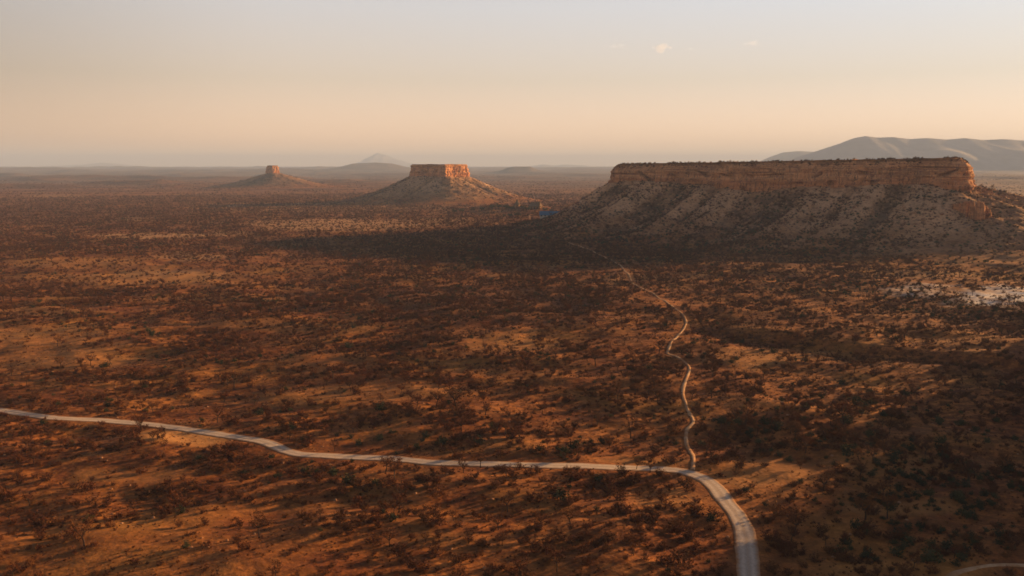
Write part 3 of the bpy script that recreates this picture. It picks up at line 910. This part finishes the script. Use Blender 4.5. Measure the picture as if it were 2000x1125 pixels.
def candidates(rmax, per_m2, amax):
    n = int(0.5 * (rmax ** 2 - 100 ** 2) * 2 * rad(amax) * per_m2)
    r = np.sqrt(rng.uniform(100 ** 2, rmax ** 2, n)); a = rng.uniform(-rad(amax), rad(amax), n)
    return r * np.sin(a), r * np.cos(a)

def inside_landform(x, y):
    m = np.zeros(x.shape, bool)
    for A in (A1, A2, A3):
        ring = A[int(len(A) * 0.80)][::6, :2]
        c = ring.mean(0); R = np.linalg.norm(ring - c, axis=1)
        th = np.arctan2(ring[:, 1] - c[1], ring[:, 0] - c[0]); o = np.argsort(th)
        t = np.arctan2(y - c[1], x - c[0])
        rr = np.interp(t, th[o], R[o], period=2 * math.pi)
        m |= np.hypot(x - c[0], y - c[1]) < rr
    return m

cx_, cy_ = candidates(2300, 0.22, 46)
keep = rng.random(len(cx_)) < density(cx_, cy_) / 0.22
cx_, cy_ = cx_[keep], cy_[keep]
for c, w in ((ROAD, 3.2), (PATH, 1.9), (TRK, 1.6)):
    d, i = near(c, cx_, cy_, 8); k = d > w
    cx_, cy_ = cx_[k], cy_[k]
k = ~inside_landform(cx_, cy_); cx_, cy_ = cx_[k], cy_[k]
n = len(cx_)
u = rng.random(n)
# olive bushes gather in hollows and near the white pan
og = 0.025 + 0.18 * smooth(0.1, 0.4, fbm(cx_ / 60, cy_ / 60, 2, 151)) + 0.5 * blobs(cx_, cy_, [(1830, 1000, 260, 110, 0.8), (1930, 610, 150, 22, 1.0), (1700, 570, 150, 20, 0.6), (1650, 850, 350, 120, 0.35)])
ptype = np.where(u < og, 2, np.where(u < og + 0.055, 1, 0))
scl = np.where(ptype == 1, rng.lognormal(0.0, 0.28, n) * 0.72, np.where(ptype == 2, rng.lognormal(0.0, 0.42, n) * 0.52, rng.lognormal(0.0, 0.44, n) * 0.48))
scl = np.clip(scl * (1 + np.where(ptype == 1, -0.1, 0.3) * (1 - smooth(200, 420, np.hypot(cx_, cy_)))), 0.2, 1.6)
rot = rng.uniform(0, 6.283, n)
cz_ = G(cx_, cy_) - 0.05

# plants clearly seen in the photograph, put where they stand
MARKED = [(275, 868, 0, 1.25), (300, 866, 1, 0.8), (470, 874, 0, 1.1), (1243, 918, 1, 0.8), (1270, 922, 1, 0.9), (1014, 915, 0, 1.3), (895, 905, 1, 0.9), (938, 910, 1, 0.9), (676, 905, 0, 0.9), (565, 858, 1, 0.8),
          (1232, 856, 1, 1.5), (165, 1068, 1, 1.25), (1228, 1060, 0, 1.4), (275, 925, 0, 1.3), (400, 960, 0, 1.4), (90, 940, 0, 1.5), (355, 985, 0, 1.5), (700, 985, 0, 1.4), (1035, 980, 0, 1.5), (1190, 960, 0, 1.4), (1380, 890, 1, 0.9),
          (1690, 1015, 1, 1.5), (1610, 960, 1, 1.2), (1705, 905, 1, 1.1), (1750, 1085, 2, 1.5), (1695, 1088, 2, 1.2), (1850, 1075, 2, 1.5), (1640, 1080, 2, 1.2)]
mk = np.array([to_ground(a, b) for a, b, c, d in MARKED])
cx_ = np.concatenate([cx_, mk[:, 0]]); cy_ = np.concatenate([cy_, mk[:, 1]]); cz_ = np.concatenate([cz_, G(mk[:, 0], mk[:, 1]) - 0.05])
ptype = np.concatenate([ptype, [m[2] for m in MARKED]]); scl = np.concatenate([scl, [m[3] * 0.85 for m in MARKED]]); rot = np.concatenate([rot, rng.uniform(0, 6.28, len(MARKED))])

# photo position of each plant
c_, s_ = math.cos(PITCH), math.sin(PITCH)
dep_ = cy_ * c_ - (cz_ - CAM_Z) * s_
pxx = 1000 + F * cx_ / dep_
pyy = 562.5 - F * (cy_ * s_ + (cz_ - CAM_Z) * c_) / dep_
inview = (pxx > 5) & (pxx < 1995) & (pyy > 330) & (pyy < 1118)
hgt = np.array([1.55, 3.3, 1.45])[ptype] * scl

SIZE = [('small', 'low'), ('medium', 'waist-high'), ('large', 'broad')]
def stretch(px):
    for lim, s in ((60, 'at the left edge'), (240, 'left straight'), (470, 'sandy clearing'), (640, 'double bend'), (860, 'past the bend'), (1100, 'middle straight'), (1290, 'before the junction'), (1400, 'footpath junction'), (2100, 'last curve')):
        if px < lim: return s
d_road, i_road = near(ROAD, cx_, cy_, 400)
d_path, i_path = near(PATH, cx_, cy_, 40)
def place_phrase(i):
    ri = i_road[i]
    rp = ROAD[ri]; rpx = 1000 + F * rp[0] / (rp[1] * c_ + CAM_Z * s_)
    right_in = pxx[i] > 1480 and pyy[i] > 900
    if d_path[i] < 7 and pyy[i] < 905: return 'beside the narrow footpath ' + ('near the gravel road' if pyy[i] > 820 else 'beyond its first kinks')
    if d_road[i] < 8:
        side = 'far' if (cy_[i] > rp[1]) else 'near'
        if rpx > 1400: side = 'right' if cx_[i] > rp[0] else 'left'
        return 'on the %s verge of the gravel road, %s' % (side, stretch(rpx))
    if right_in: return 'in the shaded hollow right of the gravel road' + (', upper part' if pyy[i] < 1000 else ', lower part')
    col = 'left' if pxx[i] < 420 else 'left-middle' if pxx[i] < 760 else 'middle' if pxx[i] < 1100 else 'right-middle' if pxx[i] < 1480 else 'right'
    if cy_[i] < rp[1]: return 'on the %s slope %s the gravel road' % (col, 'well below' if d_road[i] > 26 else 'a little below')
    return 'on the %s slope %s the gravel road' % (col, 'well beyond' if d_road[i] > 40 else 'just beyond')

spec = [('shrub', 'shrub', 'dry_shrub', 'rust-brown leafless shrub', 'dry shrubs on the near slopes'),
        ('tree', 'tree', 'bare_tree', 'thin bare tree', 'bare small trees on the near slopes'),
        ('bush', 'bush', 'olive_bush', 'olive leafy bush', 'olive bushes on the near slopes')]
single = np.zeros(len(cx_), bool)
for t, (kind, cat, oname, look, group) in enumerate(spec):
    ids = np.where((ptype == t) & inview)[0]
    ids = ids[np.argsort(-(hgt[ids] / dep_[ids]))][:300]
    single[ids] = True
    firsts = {}
    rank = np.argsort(np.argsort(hgt[ids])) / max(1, len(ids))
    for k, i in enumerate(ids):
        v = int(i) % len(KINDS[kind])
        size = ('short', 'middling', 'tall')[int(rank[k] * 2.999)] if kind == 'tree' else ('small', 'middling', 'large')[int(rank[k] * 2.999)]
        if v not in firsts:
            root = empty(oname); a = link('trunk' if kind == 'tree' else 'stem', KINDS[kind][v][0], root); b = link('crown', KINDS[kind][v][1], root)
            firsts[v] = (root, a, b)
        else:
            r0, a0, b0 = firsts[v]
            root = r0.copy(); COL.objects.link(root)
            for ch in (a0, b0):
                q = ch.copy(); COL.objects.link(q); q.parent = root
        root.location = (cx_[i], cy_[i], cz_[i]); root.rotation_euler = (0, 0, rot[i]); root.scale = (scl[i],) * 3
        tag(root, '%s %s %s' % (size, look, place_phrase(i)), cat, group)

# the uncountable rest, with plants on the talus too
def rest(t, name, label, cat, extra=None):
    kind = spec[t][0]
    m = (ptype == t) & ~single
    P = np.column_stack([cx_[m], cy_[m], cz_[m]]); S = scl[m]; R = rot[m]
    if extra is not None:
        P = np.vstack([P, extra[0]]); S = np.concatenate([S, extra[1]]); R = np.concatenate([R, rng.uniform(0, 6.28, len(extra[1]))])
    coll = proto_collection(name, KINDS[kind])
    scatter(name, coll, P, R, S, rng.integers(0, len(KINDS[kind]), len(S)), label, cat)

def on_slope(A, n, lo, hi, smin, smax, clump=25, seed=1, fan=None):
    rows, m, _ = A.shape
    i = rng.uniform(lo * (rows - 2), hi * (rows - 2), n * 3); j = rng.uniform(0, m, n * 3)
    i0 = i.astype(int); j0 = j.astype(int); fi = (i - i0)[:, None]; fj = (j - j0)[:, None]
    a = A[i0, j0 % m]; b = A[i0, (j0 + 1) % m]; c = A[i0 + 1, j0 % m]; d = A[i0 + 1, (j0 + 1) % m]
    p = (a * (1 - fj) + b * fj) * (1 - fi) + (c * (1 - fj) + d * fj) * fi
    # keep by ground area so that plants are not crowded at the cliff foot
    w = np.linalg.norm(np.cross(b - a, c - a), axis=1); w /= np.percentile(w, 90)
    k = rng.random(len(p)) < np.clip(w, 0, 1) * np.clip(0.55 + 1.5 * fbm(p[:, 0] / clump, p[:, 1] / clump, 2, seed), 0.02, 1) * (1.0 if fan is None else 1 - 0.85 * np.clip(fan[i0, j0 % m], 0, 1))
    p = p[k]
    return p - (0, 0, 0.05), np.exp(rng.uniform(math.log(smin), math.log(smax), len(p)))

e0 = on_slope(A1, 30000, 0.02, 0.9, 0.4, 1.3, 30, 161, fan1); e1 = on_slope(A2, 2200, 0.02, 0.9, 0.6, 1.6, 30, 162); e2 = on_slope(R1[4:11], 1100, 0.0, 0.9, 0.5, 1.2, 20, 163)
def far_clumps():
    n = 110000
    r = np.sqrt(rng.uniform(1500 ** 2, 6500 ** 2, n)); a = rng.uniform(-rad(46), rad(46), n)
    x, y = r * np.sin(a), r * np.cos(a)
    k = rng.random(n) < np.clip(0.5 + 1.8 * fbm(x / 260, y / 160, 3, 205), 0.02, 1) * (1 - 0.75 * smooth(2500, 6500, r)) * smooth(1500, 2300, r)
    x, y = x[k], y[k]; k = ~inside_landform(x, y); x, y = x[k], y[k]
    return np.column_stack([x, y, G(x, y) - 0.2]), np.exp(rng.uniform(math.log(0.7), math.log(2.0), len(x)))
e3 = far_clumps(); e4 = on_slope(A3, 1500, 0.02, 0.9, 0.6, 1.6, 30, 164)
ext = (np.vstack([e0[0], e1[0], e2[0], e3[0], e4[0]]), np.concatenate([e0[1], e1[1], e2[1], e3[1], e4[1]]))
rest(0, 'dry_scrub', 'endless dry brown scrub spreading over the plain and the talus', 'scrub', ext)
f0 = on_slope(A1, 700, 0.05, 0.9, 0.6, 1.2, 30, 171)
rest(1, 'bare_thicket', 'scattered thin bare trees far out on the plain', 'thicket', f0)
g0 = on_slope(A1, 6500, 0.02, 0.9, 0.5, 1.4, 40, 181, fan1); g1 = on_slope(A2, 700, 0.02, 0.9, 0.6, 1.5, 30, 182)
rest(2, 'olive_scrub', 'dark olive scrub dotting the plain and mesa slope', 'scrub', (np.vstack([g0[0], g1[0]]), np.concatenate([g0[1], g1[1]])))

# dry grass between the near shrubs
tx, ty = candidates(420, 0.35, 46)
kk = rng.random(len(tx)) < np.clip(0.5 + 1.4 * fbm(tx / 18, ty / 18, 3, 191), 0.03, 1)
tx, ty = tx[kk], ty[kk]
for c, w in ((ROAD, 2.6), (PATH, 1.1), (TRK, 1.1)):
    d, i = near(c, tx, ty, 6); k = d > w; tx, ty = tx[k], ty[k]
tc = proto_collection('grass', [tuft(1300 + i) for i in range(5)])
scatter('dry_grass', tc, np.column_stack([tx, ty, G(tx, ty)]), rng.uniform(0, 6.28, len(tx)), rng.uniform(0.45, 0.9, len(tx)), rng.integers(0, 5, len(tx)), 'straw-coloured dry grass growing between the near shrubs', 'grass')

# ankle-high dwarf scrub between them
dx_, dy_ = candidates(520, 0.42, 46)
kk = rng.random(len(dx_)) < np.clip(0.42 + 1.3 * fbm(dx_ / 26, dy_ / 20, 3, 195) + 0.8 * fbm(dx_ / 7, dy_ / 7, 2, 196), 0.04, 1) * (1 - 0.85 * blobs(dx_, dy_, THIN_PX))
dx_, dy_ = dx_[kk], dy_[kk]
for c, w in ((ROAD, 2.8), (PATH, 1.0), (TRK, 1.0)):
    d, i = near(c, dx_, dy_, 6); k = d > w; dx_, dy_ = dx_[k], dy_[k]
dc = proto_collection('dwarf', [KINDS['shrub'][i] for i in range(4)])
scatter('dwarf_scrub', dc, np.column_stack([dx_, dy_, G(dx_, dy_) - 0.02]), rng.uniform(0, 6.28, len(dx_)), np.exp(rng.uniform(math.log(0.12), math.log(0.30), len(dx_))), rng.integers(0, 4, len(dx_)), 'ankle-high dry dwarf scrub covering the near slopes', 'scrub')

# fallen rock on the aprons and loose stones on the plain
q0 = on_slope(A1, 6500, 0.0, 0.6, 0.5, 3.6, 35, 201); q1 = on_slope(A2, 1100, 0.0, 0.6, 0.7, 3.5, 30, 202); q2 = on_slope(A3, 300, 0.0, 0.6, 0.8, 3.0, 30, 203)
rx_, ry_ = candidates(500, 0.006, 46)
P = np.vstack([q0[0], q1[0], q2[0], np.column_stack([rx_, ry_, G(rx_, ry_)])]); S = np.concatenate([q0[1], q1[1], q2[1], rng.uniform(0.25, 0.8, len(rx_))])
d, i = near(ROAD, P[:, 0], P[:, 1], 8); k = d > 2.8
P, S = P[k], S[k]
rc = proto_collection('rock', [rock_mesh(1400 + i) for i in range(6)])
scatter('rubble', rc, P, rng.uniform(0, 6.28, len(S)), S, rng.integers(0, 6, len(S)), 'fallen rock rubble strewn below the cliffs and over the plain', 'rubble')

# ------------------------------------------------------------------ lodge at the foot of the mesa
def prism(mb, x0, x1, y0, y1, z0, z1):
    k = len(mb.v)
    mb.v += [np.array(p, float) for p in ((x0, y0, z0), (x1, y0, z0), (x1, y1, z0), (x0, y1, z0), (x0, y0, z1), (x1, y0, z1), (x1, y1, z1), (x0, y1, z1))]
    for f in ((3, 2, 1, 0), (4, 5, 6, 7), (0, 1, 5, 4), (1, 2, 6, 5), (2, 3, 7, 6), (3, 0, 4, 7)): mb.f.append(tuple(k + i for i in f))

def gable(mb, x0, x1, y0, y1, ze, zr, th=0.2, hip=0.0):
    """two roof slopes with the ridge along x, each a slab"""
    ym = (y0 + y1) / 2
    for ya, yb in ((y0, ym), (y1, ym)):
        k = len(mb.v)
        mb.v += [np.array(p, float) for p in ((x0, ya, ze), (x1, ya, ze), (x1 - hip, yb, zr), (x0 + hip, yb, zr), (x0, ya, ze - th), (x1, ya, ze - th), (x1 - hip, yb, zr - th), (x0 + hip, yb, zr - th))]
        for f in ((0, 1, 2, 3), (7, 6, 5, 4), (0, 4, 5, 1), (1, 5, 6, 2), (2, 6, 7, 3), (3, 7, 4, 0)): mb.f.append(tuple(k + i for i in f))
    if hip == 0.0:
        for xx in (x0 + 0.4, x1 - 0.4):
            k = len(mb.v); mb.v += [np.array(p, float) for p in ((xx, y0, ze - th), (xx, y1, ze - th), (xx, ym, zr - th), (xx, ym, zr - th))]; mb.f.append((k, k + 1, k + 2, k + 3))
    else:
        for xx, xr in ((x0, x0 + hip), (x1, x1 - hip)):
            k = len(mb.v); mb.v += [np.array(p, float) for p in ((xx, y0, ze), (xx, y1, ze), (xr, ym, zr), (xr, ym, zr))]; mb.f.append((k, k + 1, k + 2, k + 3))

M_BLUE = mat_plain('blue_roof_sheet', (0.07, 0.155, 0.25), 0.12, 0.4)
M_WALL = mat_plain('pale_plaster', (0.42, 0.39, 0.35), 0.12, 0.5)
M_THATCH = mat_plain('thatch', (0.13, 0.085, 0.05), 0.3, 0.6)
M_MUD = mat_plain('ochre_plaster', (0.30, 0.16, 0.085), 0.15, 0.5)
M_DARK = mat_plain('dark_opening', (0.02, 0.02, 0.02), 0.1, 1.0)
M_POLE = mat_plain('timber', (0.10, 0.06, 0.04), 0.2, 1.0)

def at_px(px, Y):
    x = (px - 1000) / F * Y
    z = float(G(x, Y))
    dd = np.hypot(A1[..., 0] - x, A1[..., 1] - Y); j = np.unravel_index(dd.argmin(), dd.shape)     # the mesa's apron, where it stands on it
    if dd[j] < 6: z = max(z, float(A1[j][2]))
    return x, Y, z

def part(mb, nm, mat, root): return link(nm, mb.mesh(nm, mat), root)

bx_, by_, bz_ = at_px(1073, 1064)
root = empty('long_building', (bx_, by_, bz_), rad(-4))
tag(root, 'long low lodge building with a bright blue roof beside the mesa', 'building')
m = MB(); prism(m, -11.2, 11.2, -3.4, 3.4, -5.0, 2.2); part(m, 'wall', M_WALL, root)
m = MB(); gable(m, -12, 12, -5.6, 4.4, 1.5, 6.2, 0.18); part(m, 'roof', M_BLUE, root)
for k in range(5):
    m = MB(); prism(m, -10.4 + 4.6 * k, -8.8 + 4.6 * k, -3.48, -3.36, 0.0, 1.5); part(m, 'door' if k == 2 else 'window', M_DARK, root)

bx_, by_, bz_ = at_px(1070, 1086)
root = empty('lodge_house', (bx_, by_, bz_), rad(6))
tag(root, 'pale plastered lodge house behind the blue-roofed building', 'building')
m = MB(); prism(m, -8, 8, -3.5, 3.5, -4.0, 6.2); part(m, 'wall', M_WALL, root)
m = MB(); gable(m, -8.8, 8.8, -4.4, 4.4, 6.3, 8.2, 0.2); part(m, 'roof', M_POLE, root)
for k, z in ((-5, 3.4), (-1.6, 3.4), (2.0, 3.4), (5.4, 3.4)):
    m = MB(); prism(m, k - 0.8, k + 0.8, -3.58, -3.46, z, z + 1.9); part(m, 'window', M_DARK, root)

def lathe(mb, prof, n=20):
    k = len(mb.v)
    for (r_, z_) in prof:
        for i in range(n):
            t = 2 * math.pi * i / n; mb.v.append(np.array((r_ * math.cos(t), r_ * math.sin(t), z_)))
    for j in range(len(prof) - 1):
        for i in range(n):
            mb.f.append((k + j * n + i, k + j * n + (i + 1) % n, k + (j + 1) * n + (i + 1) % n, k + (j + 1) * n + i))

bx_, by_, bz_ = at_px(1010, 1400)
root = empty('thatched_hut', (bx_, by_, bz_))
tag(root, 'round thatched hut with steep pointed roof on the knoll', 'hut')
m = MB(); lathe(m, [(4.0, -1.5), (4.0, 2.8)]); part(m, 'wall', M_MUD, root)
m = MB(); lathe(m, [(5.2, 2.4), (3.4, 4.9), (1.7, 7.8), (0.25, 11.0), (0.02, 11.3)]); part(m, 'roof', M_THATCH, root)
m = MB(); prism(m, -0.7, 0.7, -4.1, -3.8, 0, 2.1); part(m, 'door', M_DARK, root)
bx_, by_, bz_ = at_px(1046, 1390)
root = empty('thatched_hall', (bx_, by_, bz_), rad(-25))
tag(root, 'wide thatched hall, its sunlit end wall glowing orange', 'building')
m = MB(); prism(m, -8.5, 8.5, -4.5, 4.5, -2, 5.0); part(m, 'wall', M_MUD, root)
m = MB(); gable(m, -9.6, 9.6, -6.2, 6.2, 4.2, 10.5, 0.5, 2.2); part(m, 'roof', M_THATCH, root)
for k in (-5, 0, 5):
    m = MB(); prism(m, k - 0.9, k + 0.9, -4.6, -4.4, 0.2, 2.6); part(m, 'door' if k == 0 else 'window', M_DARK, root)
bx_, by_, bz_ = at_px(1077, 1330)
root = empty('small_hut', (bx_, by_, bz_))
tag(root, 'small dark-roofed hut right of the thatched hall', 'hut')
m = MB(); prism(m, -2.4, 2.4, -2.2, 2.2, -1.5, 4.2); part(m, 'wall', M_MUD, root)
m = MB(); gable(m, -3.1, 3.1, -3.0, 3.0, 4.0, 6.6, 0.25); part(m, 'roof', M_THATCH, root)

def leafy(seed):
    r = np.random.default_rng(seed); st, cr = MB(), MB()
    top = np.array([r.normal() * 0.03, r.normal() * 0.03, 0.42])
    st.tube((0, 0, -0.08), top, 0.045, 0.03, 6)
    for i in range(13):
        a = 2 * math.pi * (i + r.random() * 0.7) / 13
        d = np.array([math.cos(a), math.sin(a), 0.2 + 1.3 * r.random()]); e = top * (0.7 + 0.3 * r.random()) + d * (0.2 + 0.2 * r.random())
        st.tube(top * 0.8, e, 0.018, 0.006, 4)
        for j in range(70):
            c = e + unit(r) * (0.06 + 0.13 * r.random() ** 0.5) * (1.1, 1.1, 0.8)
            z = 0.014 + 0.02 * r.random(); cr.leaf(c, unit(r) * z, unit(r) * z)
    return st.mesh('trunk', M_STEM), cr.mesh('crown', M_GREEN)
LEAFY = [leafy(1500 + i) for i in range(5)]
firsts = {}
for k, (px, Y, h_, lab) in enumerate([
        (888, 1340, 7, 'leftmost dark tree of the lodge grove'), (903, 1345, 8, 'second dark tree from the grove\'s left end'), (924, 1370, 6, 'low dark tree left of the knoll'), (941, 1375, 7, 'dark tree at the left foot of the knoll'),
        (962, 1380, 9, 'rounded dark tree on the left flank of the knoll'), (974, 1385, 10, 'tall dark tree on the left flank of the knoll'), (990, 1370, 9, 'dark tree left of the pointed thatched hut'), (1000, 1365, 8, 'dark tree in front of the pointed thatched hut'),
        (1022, 1370, 9, 'dark tree between the pointed hut and the thatched hall'), (1032, 1362, 7, 'dark tree in front of the thatched hall'), (1064, 1355, 7, 'dark tree at the sunlit end of the thatched hall'),
        (997, 1215, 7, 'broad green tree left of the pale footpath end'), (1011, 1220, 8, 'taller green tree nearest the pale footpath end'), (985, 1225, 5, 'low green tree farthest left before the grove'),
        (1078, 1075, 6, 'small dark tree between the blue roof and the pale house'), (1106, 1200, 9, 'dark tree at the mesa foot right of the blue roof'), (1130, 1190, 11, 'largest dark tree on the left foot of the mesa'), (1145, 1180, 8, 'dark tree higher up the left foot of the mesa')]):
    v = k % 5
    x_, y_, z_ = at_px(px, Y)
    if v not in firsts:
        root = empty('leafy_tree'); a = link('trunk', LEAFY[v][0], root); b = link('crown', LEAFY[v][1], root); firsts[v] = (root, a, b)
    else:
        r0, a0, b0 = firsts[v]; root = r0.copy(); COL.objects.link(root)
        for ch in (a0, b0):
            q = ch.copy(); COL.objects.link(q); q.parent = root
    root.location = (x_, y_, z_ - 0.1); root.rotation_euler = (0, 0, k * 1.3); root.scale = (h_ * 1.25, h_ * 1.25, h_)
    tag(root, lab, 'tree', 'leafy trees around the lodge')

# ------------------------------------------------------------------ clouds
def cloud(px, py, Y, w_px, h_px, dens, seed, n, label):
    import bmesh
    r = np.random.default_rng(seed)
    p = at_dist(px, py, Y); w_ = w_px / F * Y / 2; h_ = h_px / F * Y / 2
    bm = bmesh.new()
    for i in range(n):
        t = r.uniform(-1, 1); rr = h_ * (0.45 + 0.4 * r.random()) * (1 - 0.5 * abs(t))
        c = (t * w_ * 0.85, r.normal() * h_ * 0.5, h_ * (0.5 * r.normal() * (1 - abs(t)) + 0.1))
        q = bmesh.ops.create_icosphere(bm, subdivisions=3, radius=rr)
        for v in q['verts']:
            v.co.x = v.co.x * (1.2 + w_ / (h_ * n)) + c[0]; v.co.y += c[1]; v.co.z = v.co.z * 0.8 + c[2]
    me = bpy.data.meshes.new('cloud'); bm.to_mesh(me); bm.free()
    m = bpy.data.materials.new('cloud_vapour'); m.use_nodes = True; nt = m.node_tree; nt.nodes.clear()
    out = nt.nodes.new('ShaderNodeOutputMaterial'); v = nt.nodes.new('ShaderNodeVolumePrincipled')
    v.inputs['Color'].default_value = (1, 1, 1, 1); v.inputs['Density'].default_value = dens; v.inputs['Anisotropy'].default_value = 0.5
    nt.links.new(v.outputs[0], out.inputs['Volume']); me.materials.append(m)
    o = link('cloud', me); o.location = p
    rm = o.modifiers.new('union', 'REMESH'); rm.mode = 'VOXEL'; rm.voxel_size = h_ / 9
    tag(o, label, 'cloud')
cloud(1293, 94, 16000, 40, 18, 0.0011, 71, 14, 'small puffy cloud, brightest of the few above the mesa')
cloud(1205, 90, 16000, 56, 10, 0.0007, 72, 12, 'thin cloud wisp left of the puffy cloud')
cloud(1352, 97, 16000, 28, 8, 0.0007, 73, 8, 'tiny cloud wisp just right of the puffy cloud')
cloud(1470, 86, 16000, 44, 10, 0.0008, 74, 10, 'thin cloud wisp farthest right in the sky')

# ------------------------------------------------------------------ haze
def haze():
    m = bpy.data.materials.new('haze'); m.use_nodes = True
    nt = m.node_tree; nt.nodes.clear()
    out = nt.nodes.new('ShaderNodeOutputMaterial')
    v = nt.nodes.new('ShaderNodeVolumePrincipled')
    v.inputs['Color'].default_value = HAZE_COLOR
    v.inputs['Density'].default_value = HAZE_DENSITY
    v.inputs['Anisotropy'].default_value = HAZE_ANISO
    nt.links.new(v.outputs[0], out.inputs['Volume'])
    x, y0, y1 = 26500.0, -1600.0, 36500.0
    z0 = float(GZ.min()) - 10.0; z1 = 480.0
    V = [(sx * x, yy, zz) for zz in (z0, z1) for sx, yy in ((-1, y0), (1, y0), (1, y1), (-1, y1))]
    Fq = [(3, 2, 1, 0), (4, 5, 6, 7), (0, 1, 5, 4), (1, 2, 6, 5), (2, 3, 7, 6), (3, 0, 4, 7)]
    me = mesh_np('haze', V, Fq, [m], False)
    tag(link('haze', me), 'warm dusty haze over the whole plain', 'haze', kind='stuff')
haze()
print('plants', len(cx_), 'single', int(single.sum()), 'ground', GX.shape)
